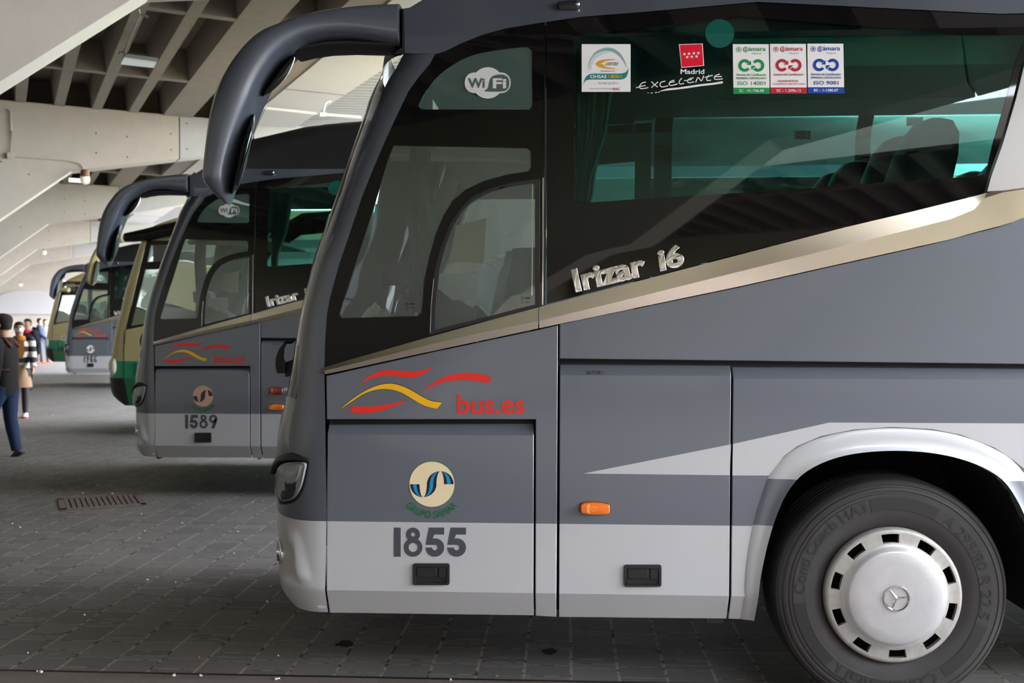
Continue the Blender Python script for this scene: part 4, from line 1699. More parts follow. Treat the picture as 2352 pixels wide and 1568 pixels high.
c4 = lambda x, y: (1670 + x / 8.4, 90 + y / 8.4)
for x0, m_, l2, l3, code, nm in ((0, CGRN, 'EMPRESA CERTIFICADA', 'ISO 14001', 'EC - M.1706.09', 'green'), (717, CRED, 'TRANSPORTE DE', 'PASAJEROS CERTIFICADO', 'SC - 1.2096.12', 'red'), (1438, CBLU, 'EMPRESA CERTIFICADA', 'ISO 9001', 'EC - 1-1380.07', 'blue')):
    mb = MB(BASE)
    d = Decal(mb, .001)
    J = lambda x, y: c4(x + x0, y - x0 / 1438 * 10)
    d.poly([J(110, 97), J(803, 97), J(822, 1055), J(122, 1055)], WHITE)
    d.poly([J(120, 937), J(819, 937), J(822, 1055), J(122, 1055)], m_, off=.0014)
    d.text(code, *J(235, 970), *J(705, 1022), WHITE, .02, off=.0018)
    # crest
    for k in range(14):
        a = 2 * math.pi * k / 14
        d.strip([(J(222, 200)[0] + r * math.cos(a), J(222, 200)[1] + r * math.sin(a)) for r in (5.0, 6.4)], 1.2, m_, off=.0016)
    d.ring(*J(222, 200), 4.4, 5.1, m_, off=.0016)
    d.poly([J(205, 180), J(240, 180), J(240, 205), J(222, 225), J(205, 205)], m_, off=.0016)
    d.ring(*J(360, 200), 4.6, 6.4, m_, math.radians(60), math.radians(300), off=.0016)
    d.text('cámara', *J(345, 150), *J(742, 228), m_, .012, off=.0016)
    d.text('Madrid', *J(480, 260), *J(655, 296), GRYV, 0, off=.0016)
    # two arrows in loops
    for cx, s_ in ((340, 1), (597, -1)):
        X, Y_ = J(cx, 508)
        a0 = math.radians(38) if s_ == 1 else math.radians(218)
        d.ring(X, Y_, 7.6, 14.4, m_, a0, a0 + math.radians(285), off=.0016)
        if s_ == 1:
            d.poly([J(460, 415), J(462, 498), J(378, 498)], m_, off=.0016)
        else:
            d.poly([J(470, 595), J(470, 513), J(555, 513)], m_, off=.0016)
    d.text('Servicio de Certificación', *J(185, 662), *J(755, 708), m_, .004, off=.0016)
    if nm == 'red':
        d.text(l2, *J(258, 795), *J(655, 832), m_, .003, off=.0016)
        d.text(l3, *J(165, 855), *J(785, 895), m_, .003, off=.0016)
    else:
        d.text(l2, *J(180, 735), *J(762, 772), m_, .003, off=.0016)
        d.text(l3, *J(208 if nm == 'green' else 240, 815), *J(740 if nm == 'green' else 710, 888), CBLU if nm == 'blue' else m_, .003, off=.0016)
    badge_objs.append(mb.build('certificate_sticker', bus, sm=False))
    badge_objs[-1]['label'] = 'white certificate with %s looping arrows and a %s foot' % (nm, nm)
mb = MB(BASE)
d = Decal(mb, .0)
d.text('VOLVO', 1111, 601, 1158, 612, PALEV, .02, off=-.012)
badge_objs.append(mb.build('glass_lettering', bus, sm=False))
for x, y in ((934, 698), (1200, 684)):
    mb = MB(BASE)
    d = Decal(mb, .0)
    d.ring(x, y, 2.4, 3.4, BLKV, off=.001)
    d.ring(x, y + 9, 2.4, 3.2, BLKV, off=.001)
    d.strip([(x + 6, y), (x + 18, y)], 3, BLKV, off=.001)
    d.strip([(x + 6, y + 9), (x + 18, y + 9)], 1, BLKV, off=.001)
    badge_objs.append(mb.build('glass_mark', bus, sm=False))

# ---- interior furniture
def coach_seat(x, y, parent):
    mb = MB(BASE)
    mb.loft([[Vector((x + a, y + b * w2, 1.75 + c)) for b, c in ((-.5, -.06), (.5, -.06), (.5, .06), (-.5, .06))] for a, w2 in ((-.28, .42), (-.25, .46), (.2, .46), (.24, .44))], SEAT)
    prof = [(.14, 1.78, .215, .09), (.20, 1.95, .22, .11), (.29, 2.2, .225, .13), (.35, 2.36, .215, .135), (.385, 2.48, .19, .13), (.41, 2.58, .15, .115), (.425, 2.64, .10, .08), (.43, 2.66, .04, .03)]
    rings = []
    for dx, z, hw, th_ in prof:
        rings.append([Vector((x + dx + th_ * math.copysign(abs(math.cos(t)) ** .8, math.cos(t)), y + hw * math.copysign(abs(math.sin(t)) ** .7, math.sin(t)), z)) for t in [2 * math.pi * k / 18 for k in range(18)]])
    mb.loft(rings, SEAT)
    mb.box((x - .2, y - .2, 1.40), (x + .15, y + .2, 1.7), SEATB)
    s = mb.build('passenger_seat', parent, angle=50)
    mb = MB(BASE)
    mb.box((x + .10, y - .24, 1.72), (x + .16, y - .21, 2.0), SEATB)
    mb.hexa([(x - .22, y - .245, 1.96), (x + .2, y - .245, 2.0), (x + .2, y - .205, 2.0), (x - .22, y - .205, 1.96), (x - .22, y - .245, 2.0), (x + .2, y - .245, 2.05), (x + .2, y - .205, 2.05), (x - .22, y - .205, 2.0)], SEATB)
    mb.build('armrest', s)
    return s


s0 = None
for k in range(10):
    for y in (.42, .88, W_BUS - .88, W_BUS - .42):
        x = 1.30 + k * .86
        if s0 is None:
            s0 = coach_seat(1.30, .42, bus)
            continue
        c = copy_tree(s0, bus)
        c.location = s0.location + Vector((x - 1.30, y - .42, 0))
# driver seat, dashboard, wheel
mb = MB(BASE)
PALES = mat('pale_seat_cloth', rgb(150, 164, 154), .85)
for hw_s, m_, fwd_s in ((1.0, SEAT, 0.0), (.82, PALES, -.03)):
    rings = [[Vector((-.28 + dx + fwd_s + .09 * math.cos(t), .60 + hw_s * hw * math.copysign(abs(math.sin(t)) ** .7, math.sin(t)), z)) for t in [2 * math.pi * k / 18 for k in range(18)]] for dx, z, hw in ((-.02, 1.45, .25), (.02, 1.7, .26), (.06, 1.92, .25), (.09, 2.02, .20), (.10, 2.07, .10))]
    if m_ is PALES:
        rings = [[Vector((p.x, p.y, 1.5 + (p.z - 1.45) * .9)) for p in r] for r in rings]
    mb.loft(rings, m_)
mb.box((-.62, .40, 1.36), (-.2, .84, 1.48), SEAT)
mb.box((-.55, .45, 1.0), (-.25, .8, 1.36), SEATB)
mb.build('driver_seat', bus, angle=50)
mb = MB(BASE)
mb.prism([(-1.12, 1.02), (-1.18, 1.62), (-1.02, 1.70), (-.80, 1.70), (-.66, 1.66), (-.60, 1.45), (-.66, 1.02)], lambda u, v, dd_: Vector((u, dd_, v)), .16, 1.15, DASH)
mb.prism([(-1.12, 1.02), (-1.18, 1.62), (-1.02, 1.68), (-.92, 1.66), (-.9, 1.02)], lambda u, v, dd_: Vector((u, dd_, v)), 1.15, W_BUS - .16, DASH)
mb.prism([(-.66, 1.66), (-.48, 1.80), (-.30, 1.62), (-.28, 1.45), (-.6, 1.45)], lambda u, v, dd_: Vector((u, dd_, v)), .95, 1.22, DASH)
mb.prism([(868, 606), (905, 600), (950, 612), (956, 654), (872, 656)], lambda u, v, dd_: onY(u, v, .75 + dd_), 0, .25, DASH)
mb.prism([(1003, 655), (1094, 712), (1094, 738), (1003, 762)], lambda u, v, dd_: onY(u, v, .22 + dd_), 0, .3, mat('console_plastic', rgb(92, 96, 98), .6))
mb.build('dashboard', bus, bevel=.01)
mb = MB(BASE)
rr = []
for z_, wd, x_ in ((2.92, .10, -.66), (2.6, .09, -.66), (2.3, .10, -.68), (2.0, .11, -.66), (1.75, .12, -.66)):
    ring = [Vector((x_ + wd * (i / 16 - .5), .15 + .03 * math.sin(i * 1.7), z_)) for i in range(17)]
    rr.append(ring + [p + Vector((0, .01, 0)) for p in ring[::-1]])
mb.loft(rr, mat('driver_curtain', rgb(52, 62, 60), .9))
mb.build('driver_curtain', bus, angle=60)
mb = MB(BASE)
ctr = Vector((-.62, .62, 1.72))
ax = Vector((.62, 0, .78)).normalized()
e1 = Vector((0, 1, 0))
e2 = ax.cross(e1)
mb.tube([ctr + (e1 * math.cos(t) + e2 * math.sin(t)) * .23 for t in [2 * math.pi * k / 32 for k in range(33)]], .014, RUBBER, 8, cap=False)
for t in (0, 2.1, 4.2):
    mb.tube([ctr, ctr + (e1 * math.cos(t) + e2 * math.sin(t)) * .23], .012, RUBBER, 6)
mb.tube([ctr, ctr - ax * .35], .035, RUBBER)
mb.build('steering_wheel', bus)
# gathered curtain
mb = MB(BASE)
for (y_, flip) in ((.10, 0), (W_BUS - .12, 1)):
    pr = []
    x0 = S(1322, 300).x
    rows_ = [(2.95, .20), (2.55, .14), (2.36, .07), (2.25, .06), (2.15, .11), (1.95, .16)]
    rr = []
    for z, wd in rows_:
        ring = [Vector((x0 + wd * i / 24, y_ + .035 * math.sin(i * 1.9) * (wd / .2) + (yoff(z) if not flip else -yoff(z)), z)) for i in range(25)]
        rr.append(ring + [p + Vector((0, .012, 0)) for p in ring[::-1]])
    mb.loft(rr, CURT)
mb.build('curtain', bus, angle=60)
# sun blind and header over the driver
mb = MB(BASE)
mb.box((-.62, .3, 2.52), (-.15, W_BUS - .3, 2.56), INTER)
mb.tube([onY(890, 356, .25), onY(1215, 372, .25)], .010, INTER)
mb.prism([(905, 340), (1215, 344), (1215, 372), (895, 370)], lambda u, v, dd_: onY(u, v, .25 + dd_), 0, .006, mat('sun_blind', rgb(160, 168, 158), .8))
mb.build('sun_blind', bus, sm=False)
mb = MB(BASE)
mb.prism([(1006, 628), (1096, 626), (1098, 672), (1092, 688), (1040, 690), (1003, 660)], lambda u, v, dd_: onY(u, v, .16 + dd_), 0, .003, mat('note_sheet', rgb(214, 226, 232), .8))
mb.prism([(1032, 600), (1048, 518), (1118, 500), (1110, 605)], lambda u, v, dd_: onY(u, v, .45 + dd_), 0, .003, mat('route_sheet', rgb(206, 196, 168), .8))
mb.build('paper_notice', bus, sm=False)

# ---- wheel
WC = onY(2050, 1366, .03)
WC.y = 0.0
WR = WC.z


def make_wheel(parent, base, c, text=True):
    mb = MB(base)
    cx, cz = c.x, c.z
    prof = [(.285, .10), (.297, .055), (.325, .040), (.345, .032), (.372, .030), (.374, .028), (.430, .028), (.432, .031), (.445, .032), (.447, .036), (.455, .037), (.458, .034), (.470, .038), (.473, .044), (.480, .047), (.484, .044), (.492, .052), (.500, .062)]
    prof = [(r * WR / .512, y) for r, y in prof]
    mb.lathe(prof, (cx, 0, cz), TYRE, 96)
    tp = [(.500, .062), (.506, .075), (.512, .10)]
    for y in (.14, .185, .23, .275):
        tp += [(.512, y - .006), (.502, y - .005), (.502, y + .005), (.512, y + .006)]
    tp += [(.512, .30), (.50, .335), (.45, .36), (.30, .34), (.285, .30)]
    mb.lathe([(r * WR / .512, y) for r, y in tp], (cx, 0, cz), TREAD, 96)
    wh = mb.build('wheel', parent, angle=30)
    # sidewall lettering
    yp = sorted([(r, y) for r, y in prof])

    def conv(x, y, o):
        r = math.hypot(x - cx, y - cz)
        return (x, interp(yp, r) - o, y)
    mb = MB(base)
    d = Decal(mb, .0012, conv=lambda x, y, o: conv(x, 2 * cz - y, o))
    SC = WR / .512
    h = .044 * SC
    r0 = .380 * SC
    for s_, a0, a1, hh in (('Conti Coach HA3', -90, -17, h), ('A 295/80 R 22.5', 33, 104, h), ('Continental', 152, 209, h * 1.1)):
        d.arctext(s_, cx, cz, r0, hh, a0, a1, TYRED, .03)

    def block(a0, a1):
        a0, a1 = math.radians(a0 - 90), math.radians(a1 - 90)
        d.ring(cx, cz, r0 - .003, r0 + h + .003, TYRED, a0, a1, 24)
    block(-14, 28)
    block(108, 147)
    block(222, 264)
    # leaping horse mark before the maker's name
    hx = [(0, 0), (.3, .35), (.1, .7), (.35, 1), (.6, .8), (.5, .5), (.9, .3), (1.0, 0), (.75, .2), (.5, .3), (.3, .1)]
    d.poly([(cx + (r0 + v * h) * math.sin(math.radians(213 + 5 * u)), cz - (r0 + v * h) * math.cos(math.radians(213 + 5 * u))) for u, v in hx], TYRED)
    mb.build('tyre_lettering', wh, sm=False)
    # rim and hub cap
    mb = MB(base)
    mb.lathe([(.285 * SC, .10), (.287 * SC, .06), (.292 * SC, .052)], (cx, 0, cz), TREAD, 72)
    mb.lathe([(.29 * SC, .10), (.15, .16), (.01, .16)], (cx, 0, cz), SHELL, 48)
    mb.build('rim', wh)
    mb = MB(base)
    CP = [(.297, .048), (.2955, .022), (.289, .014), (.280, .011), (.273, .011), (.265, .010), (.255, .009), (.245, .008), (.235, .006), (.226, .004), (.212, -.006), (.204, -.014), (.196, -.018), (.15, -.021), (.10, -.023), (.05, -.024), (.002, -.024)]
    N_ = 240
    rings = [[Vector((cx + r * SC * math.sin(2 * math.pi * k / N_), y, cz + r * SC * math.cos(2 * math.pi * k / N_))) for k in range(N_)] for r, y in CP]
    V = [p for r in rings for p in r]
    slot = set()
    for i in range(len(CP) - 1):
        rm = (CP[i][0] + CP[i + 1][0]) / 2
        if not (.234 < rm < .275):
            continue
        half_a = 8.6
        for k in range(N_):
            a = 360 * (k + .5) / N_ + 4.0
            a = (a + 18) % 36 - 18
            if abs(a) < half_a:
                slot.add((i, k))
    Fc = []
    for i in range(len(CP) - 1):
        for k in range(N_):
            if (i, k) not in slot:
                Fc.append((i * N_ + k, i * N_ + (k + 1) % N_, (i + 1) * N_ + (k + 1) % N_, (i + 1) * N_ + k))
    mb.add(V, [f for f in Fc if f[0] // N_ >= 9], CAPM)
    mb.add(V, [f for f in Fc if f[0] // N_ < 9], CAPR)
    # slot walls
    wall = []
    for (i, k) in slot:
        a, b, c_, d_ = i * N_ + k, i * N_ + (k + 1) % N_, (i + 1) * N_ + (k + 1) % N_, (i + 1) * N_ + k
        for (p, q, nb) in ((a, b, (i - 1, k)), (b, c_, (i, (k + 1) % N_)), (c_, d_, (i + 1, k)), (d_, a, (i, (k - 1) % N_))):
            if nb not in slot:
                mb.add([V[p], V[q], V[q] + Vector((0, .022, 0)), V[p] + Vector((0, .022, 0))], [(0, 1, 2, 3)], CAPR)
    hc = mb.build('hubcap', wh, angle=40)
    # three pointed star in a ring
    mb = MB(base)
    mb.lathe([(.050, -.022), (.049, -.028), (.052, -.031), (.056, -.031), (.058, -.027), (.058, -.022)], (cx, 0, cz), CHROME, 48)
    ctr = Vector((cx, -.034, cz))
    for k in range(3):
        a = math.radians(-38 + 120 * k)
        tip = Vector((cx + .051 * math.sin(a), -.026, cz + .051 * math.cos(a)))
        l = Vector((cx + .0085 * math.sin(a - 1.05), -.0235, cz + .0085 * math.cos(a - 1.05)))
        r = Vector((cx + .0085 * math.sin(a + 1.05), -.0235, cz + .0085 * math.cos(a + 1.05)))
        mb.add([ctr, l, tip, r], [(0, 1, 2), (0, 2, 3)], CHROME)
    mb.build('star_emblem', hc, sm=False)
    return wh


wh1 = make_wheel(bus, BASE, WC)
wh2 = copy_tree(wh1, bus)
wh2.location = wh1.location + Vector((REAR_X - WC.x, 0, 0))
for dx in (0, REAR_X - WC.x):
    c = wh1.copy()
    COL.objects.link(c)
    c.location = Vector((dx, W_BUS - .42, 0))
# under body hangers
for px, w_, h_ in ((757, 16, 14), (1253, 8, 14), (1640, 40, 20), (1380, 6, 8), (1450, 6, 7), (1520, 6, 8)):
    p = onY(px, 1414, .14)
    mb = MB(BASE)
    mb.hexa([(p.x - w_ / 1040, .12, Z_BOT - h_ / 520 - .0), (p.x + w_ / 1040, .12, Z_BOT - h_ / 520), (p.x + w_ / 1040, .22, Z_BOT - h_ / 520), (p.x - w_ / 1040, .22, Z_BOT - h_ / 520), (p.x - w_ / 800, .10, Z_BOT + .1), (p.x + w_ / 800, .10, Z_BOT + .1), (p.x + w_ / 800, .24, Z_BOT + .1), (p.x - w_ / 800, .24, Z_BOT + .1)], mat('under_seal', rgb(70, 70, 70), .9))
    mb.build('underbody_bracket', bus, bevel=.004)

# ---- the other two grey coaches
skip1 = [lg1, nm1] + badge_objs
bus2 = copy_tree(bus, None, skip1)
bus2.location = BASE + Vector((-2.89, 5.0, 0))
bus2['label'] = 'grey coach numbered 1589 with faded round emblem, directly behind the foreground coach'
logo(bus2, BASE, PINKV, (NAVY, mat('faded_navy_vinyl', rgb(40, 62, 78), .4), NAVY), mat('faded_green_vinyl', rgb(0, 104, 86), .4))
numerals(bus2, BASE, '1589', 902, 1204, 42, 68, 7, 15, NUMV)
# twin reflectors on its flank
for x0, y0, x1, y1, m1, m2 in ((617, 888, 651, 906, REDL, AMBERD), (617, 931, 649, 941, AMBER, AMBL)):
    mk = marker(bus2, Vector((BASE.x - 2.89, BASE.y + 5.0, 0)), x0, y0, x1, y1, m1, m2, Y0=5.0)
bus4 = copy_tree(bus, None, skip1)
bus4.location = BASE + Vector((-11.32, 19.98, 0))
bus4['label'] = 'distant grey coach numbered 1956 with white round emblem, beyond the cream and green coach'
logo(bus4, BASE, mat('white_disc', rgb(236, 232, 214), .4), (NAVY, CBLU, NAVY), NUMV)
numerals(bus4, BASE, '1956', 905, 1201, 40, 82, 12, 15, BLKV)

# ================================================================== CREAM AND GREEN COACH
Y3 = 10.0
B3 = Vector((onY(320, 900, Y3).x + 1.5, Y3 + 1.27, 0))
cbus = empty('coach', B3, 'cream and green coach between two grey coaches, cream hanging mirror, black front bumper', 'coach', 'cream and green coaches')
P3 = lambda x, y, dy=0.0: onY(x, y, Y3 + dy)
X3 = lambda pts, dy=0.0: [(P3(x, y, dy).x, P3(x, y, dy).z) for x, y in pts]
SIL3 = [(490, 372), (510, 345), (553, 324), (600, 309), (666, 288), (720, 276), (759, 265), (826, 255), (870, 252), (900, 255), (918, 263), (931, 288)]
SEAM3 = sorted([(P3(x, y).z, P3(x, y).x) for x, y in [(345, 520), (337, 553), (321, 616), (297, 720), (287, 757), (283, 800), (284, 868), (297, 932)]])
DGREEN = mat('shaded_green_paint', rgb(0, 104, 66), 0.4, 0, .5, .4)  # darker green: shade of the tucked-under skirt put into the colour
ZG1, ZG0, ZB3, ZT3 = P3(283, 829).z, P3(283, 868).z, P3(296, 931).z, P3(337, 556).z
XE3 = P3(320, 900).x + 11


def curve3(z, a, ths):
    xs = interp(SEAM3, z)
    b = W_BUS / 2
    return [Vector((xs - a * max(math.sin(t), 0) ** (2 / NEXP), Y3 + b * (1 - max(math.cos(t), 0) ** (2 / NEXP)), z)) for t in ths]


def solve3(z):
    lo, hi = .02, 1.5
    for _ in range(30):
        a = (lo + hi) / 2
        px, py = min(proj(p) for p in curve3(z, a, FINE))
        if px < interp(SIL3, py):
            hi = a
        else:
            lo = a
    return a


z3 = sorted(list(np.linspace(ZB3, ZT3 + .06, 40)) + [ZG1, ZG0])
a3 = [solve3(z) for z in z3]
for _ in range(2):
    a3 = [a3[0]] + [(a3[i - 1] + 2 * a3[i] + a3[i + 1]) / 4 for i in range(1, len(a3) - 1)] + [a3[-1]]
th3 = [FINE[i] for i in range(0, 61, 3)]
g3 = [curve3(z, a, th3) for z, a in zip(z3, a3)]
mb = MB(B3)
wm = MB(B3)
for mir in (0, 1):
    G = [[Vector((p.x, 2 * Y3 + W_BUS - p.y, p.z)) if mir else p for p in r] for r in g3]
    for i in range(len(G) - 1):
        zc = (z3[i] + z3[i + 1]) / 2
        for j in range(len(th3) - 1):
            q = [G[i][j], G[i][j + 1], G[i + 1][j + 1], G[i + 1][j]]
            if zc > 1.35 and zc < ZT3 + .05 and j >= 10:
                wm.add(q, [(0, 1, 2, 3)], GL_WS)
            else:
                mb.add(q, [(0, 1, 2, 3)], FAIR if zc < ZG0 else BGREEN if zc < ZG1 else CREAM)
mb.build('front_shell', cbus, angle=50)
wm.build('windscreen', cbus, angle=60)


def flat3(name, loops, m, parent, y0=0.0, th=.03, side=0, bands=None, extra_z=()):
    b = MB(B3)
    side_panel(b, loops, m, thick=th, Y0=Y3, side=side, bands=bands, extra_z=extra_z, fy=lambda z: y0)
    return b.build(name, parent, bevel=0)


sx = lambda z: interp(SEAM3, z)
wb = X3([(290, 757), (345, 746)])
low = [(sx(ZB3), ZB3), (sx(.9), .9), (sx(1.2), 1.2)] + wb + [(wb[1][0] + .6, wb[1][1] + .05), (XE3, wb[1][1] + .05), (XE3, ZB3)]
flat3('side_panel', [low], CREAM, cbus, bands=[(-1, ZG0, DGREEN), (ZG0, ZG1, BGREEN)], extra_z=(ZG0, ZG1))
flat3('far_side_panel', [low], CREAM, cbus, side=1, bands=[(-1, ZG0, DGREEN), (ZG0, ZG1, BGREEN)], extra_z=(ZG0, ZG1))
wtop = P3(360, 552).z
wl = [wb[0], (sx(1.8), 1.8), (sx(2.3), 2.3), (sx(2.7), 2.7), (sx(wtop), wtop), (XE3, wtop), (XE3, wb[1][1] + .06), (wb[1][0] + .6, wb[1][1] + .06), wb[1]]
h1 = X3([(346, 563), (393, 561), (393, 600), (338, 601)])
h2 = X3([(334, 619), (393, 617), (393, 733), (345, 741), (301, 748)])
h3 = [(h1[1][0] + .15, wb[1][1] + .2), (h1[1][0] + .15, wtop - .12), (XE3 - .3, wtop - .12), (XE3 - .3, wb[1][1] + .2)]
for nm, sd in (('side_window', 0), ('far_window', 1)):
    gw = flat3(nm, [wl, h1, h2, h3], BLACK, cbus, y0=.004, th=.01, side=sd)
    for hh in (h1, h2, h3):
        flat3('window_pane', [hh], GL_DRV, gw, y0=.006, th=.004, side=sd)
mb = MB(B3)
mb.box((wb[0][0] + .1, Y3 + .1, 1.0), (XE3, Y3 + W_BUS - .1, 1.1), INTER)
mb.box((XE3 - .05, Y3 + .02, ZB3), (XE3, Y3 + W_BUS - .02, 3.3), CREAM)
mb.box((wb[0][0] + .2, Y3 + .1, ZB3 + .02), (XE3, Y3 + W_BUS - .1, ZB3 + .08), SHELL)
mb.build('floor_pan', cbus, sm=False)
# curtains behind the small upper pane
mb = MB(B3)
xa, xb = h1[0][0], h1[1][0]
for z0_, z1_ in ((h1[2][1], h1[0][1]),):
    r1 = [Vector((xa + (xb - xa) * i / 40, Y3 + .08 + .02 * math.sin(i * 1.3), z0_ - .05)) for i in range(41)]
    r2 = [p + Vector((0, 0, z1_ - z0_ + .1)) for p in r1]
    mb.loft([r1 + [p + Vector((0, .01, 0)) for p in r1[::-1]], r2 + [p + Vector((0, .01, 0)) for p in r2[::-1]]], CURT)
mb.build('curtain', cbus)
# roof
pr3 = X3([(330, 545), (333, 524), (352, 508), (366, 501), (384, 495), (420, 486)], .12)
pr3 += [(pr3[-1][0] + 1.5, pr3[-1][1] + .06), (XE3, pr3[-1][1] + .06)]
mb = MB(B3)
rings = []
for x, zt2 in pr3:
    zb = ZT3 + .02
    h = max(zt2 - zb, .02)
    hf = [(.03, zb), (.06, zb + .45 * h), (.16, zb + .8 * h), (.4, zb + .97 * h), (1.0, zb + h)]
    rings.append([Vector((x, Y3 + y, z)) for y, z in hf] + [Vector((x, Y3 + W_BUS - y, z)) for y, z in hf[::-1]])
mb.loft(rings, CREAM)
roof3 = mb.build('roof', cbus, angle=50)
# black visor band with the mirror bracket
mb = MB(B3)
top = [(440, 500), (408, 507), (372, 515), (340, 523), (310, 530), (284, 536)]
bot = [(440, 540), (408, 541), (372, 546), (340, 553), (310, 556), (284, 556)]
rings = []
for (a, b) in zip(top, bot):
    A, B = P3(*a, -.05), P3(*b, -.05)
    C_, H = (A + B) / 2, (A - B) / 2
    rings.append([C_ + H * math.cos(t) + Vector((0, .10, 0)) * math.sin(t) for t in [2 * math.pi * k / 14 for k in range(14)]])
mb.loft(rings, BLACK)
vis = mb.build('roof_visor', cbus, angle=60)
mb = MB(B3)
O3 = [(284, 535), (262, 540), (244, 549), (230, 560), (218, 577), (209, 598), (203, 622), (200, 643), (203, 651)]
I3 = [(284, 557), (268, 560), (252, 566), (240, 574), (232, 586), (225, 603), (220, 625), (217, 645), (215, 655)]
rings = []
for k, (a, b) in enumerate(zip(O3, I3)):
    A, B = P3(*a, -.12), P3(*b, -.12)
    C_, H = (A + B) / 2, (A - B) / 2
    hw = .10 if k < 8 else .05
    rings.append([C_ + H * math.cos(t) + Vector((0, hw, 0)) * math.sin(t) for t in [2 * math.pi * k2 / 14 for k2 in range(14)]])
mb.loft(rings, CREAM)
cm = mb.build('mirror_arm', cbus, angle=60)
mb = MB(B3)


def blob3(mb, pts, dy, d, m):
    cx = sum(p[0] for p in pts) / len(pts)
    cy = sum(p[1] for p in pts) / len(pts)
    rr = []
    for sc, of in ((.85, d), (1, d * .5), (1, -d * .5), (.85, -d)):
        rr.append([P3(cx + (x - cx) * sc, cy + (y - cy) * sc, dy + of) for x, y in pts])
    mb.loft(rr, m)


blob3(mb, [(224, 597), (230, 603), (227, 630), (221, 650), (214, 653), (213, 645), (218, 622)], -.13, .09, MIRB)
mb.build('mirror_glass', cm)
mb = MB(B3)
pts = [(261 + 6 * math.cos(t), 841 + 19 * math.sin(t)) for t in [2 * math.pi * k / 18 for k in range(18)]]
C3B = BVHTree.FromPolygons([p for r in g3 for p in r], [(i * len(th3) + j, i * len(th3) + j + 1, (i + 1) * len(th3) + j + 1, (i + 1) * len(th3) + j) for i in range(len(g3) - 1) for j in range(len(th3) - 1)])


def CR3(px, py, off):
    px = max(px, interp(SIL3, py) + .8)
    for k in range(6):
        h, nrm, _, _ = C3B.ray_cast(CAM, ray(px + k * .5, py).normalized())
        if h:
            if nrm.dot(h - CAM) > 0:
                nrm = -nrm
            return h + nrm * off
    return P3(px, py)


pts = [(261.5 + 6.5 * math.cos(t), 841 + 19 * math.sin(t)) for t in [2 * math.pi * k / 18 for k in range(18)]]
rr = [[CR3(261.5 + (x - 261.5) * sc, 841 + (y - 841) * sc, of) for x, y in pts] for sc, of in ((1.0, .0), (.97, .03), (.7, .05), (.3, .055))]
mb.loft(rr, mat('pale_lens', rgb(226, 222, 204), .15, 0, .6, .5))
mb.build('headlight', cbus)
mb = MB(B3)
mb.prism([(284.5, 757), (283, 868), (284.3, 868), (285.8, 757)], lambda u, v, dd_: P3(u, v, dd_), -.004, 0, SHELL)
mb.build('panel_seam', cbus, sm=False)
mb = MB(B3)
mb.prism([(308, 834), (314, 834), (314, 862), (308, 862)], lambda u, v, dd_: P3(u, v, dd_), -.01, 0, DGREEN)
mb.build('filler_flap', cbus, sm=False)
WC3 = Vector((sx(1.0) + 2.75, Y3, .512))
for (xx, yy) in ((WC3.x, Y3), (WC3.x + 6.2, Y3), (WC3.x, Y3 + W_BUS - .42), (WC3.x + 6.2, Y3 + W_BUS - .42)):
    c = wh1.copy()
    COL.objects.link(c)
    c.parent = cbus
    c.location = wh1.location + Vector((xx, yy, 0)) - Vector((WC.x, 0, 0)) + BASE - B3

dx5 = onY(105, 800, 25.0).x - P3(254, 850).x
cbus5 = copy_tree(cbus, None, [cm, vis, roof3])
cbus5.location = B3 + Vector((dx5, 15.0, 0))
cbus5['label'] = 'furthest coach, cream above green, seen past the nose of the coach numbered 1956'
B5 = B3 + Vector((dx5, 15.0, 0))
Y5 = 25.0
mb = MB(B5)
pr5 = [(onY(x, y, Y5 + .15).x, onY(x, y, Y5 + .15).z) for x, y in ((140, 664), (144, 655), (152, 643), (164, 634), (178, 627), (196, 621), (215, 618))]
pr5 += [(pr5[-1][0] + 8, pr5[-1][1])]
zb = ZT3 - .12
rings = []
for x, zt2 in pr5:
    h = max(zt2 - zb, .03)
    hf = [(.0, zb), (.03, zb + .45 * h), (.12, zb + .8 * h), (.35, zb + .97 * h), (1.0, zb + h)]
    rings.append([Vector((x, Y5 + y, z)) for y, z in hf] + [Vector((x, Y5 + W_BUS - y, z)) for y, z in hf[::-1]])
mb.loft(rings, CREAM)
mb.build('roof', cbus5, angle=50)
mb = MB(B5)
d = Decal(mb, .004, conv=lambda x, y, o: tuple(onY(x, y, Y5 - o)))
d.disc(146, 776, 6.6, mat('pale_disc', rgb(226, 222, 208), .5))
d.strip([(143, 777), (145, 778), (146, 775), (148, 774), (150, 776)], 1.4, NAVY, off=.007)
mb.build('round_emblem', cbus5, sm=False)
mb = MB(B5)
d = Decal(mb, .004, conv=lambda x, y, o: tuple(onY(x, y, Y5 - o)))
d.text('19', 134, 795.5, 145, 807, BLKV, .05)
mb.build('fleet_number', cbus5, sm=False)
mb = MB(B5)
rings = []
for a, b in zip([(132, 667), (137, 661), (148, 660), (159, 661)], [(134, 672), (140, 670), (150, 671), (158, 671)]):
    A, B = onY(*a, Y5 - .2), onY(*b, Y5 - .2)
    C_, H = (A + B) / 2, (A - B) / 2
    rings.append([C_ + H * math.cos(t) + Vector((0, .1, 0)) * math.sin(t) for t in [2 * math.pi * k / 12 for k in range(12)]])
mb.loft(rings, CREAM)
mb.tube([onY(133, 670, Y5 - .2), onY(126, 674, Y5 - .1), onY(124, 682, Y5)], .04, CREAM)
mb.build('mirror_arm', cbus5)

# ================================================================== PEOPLE
SKIN = mat('skin', rgb(196, 150, 124), .6)


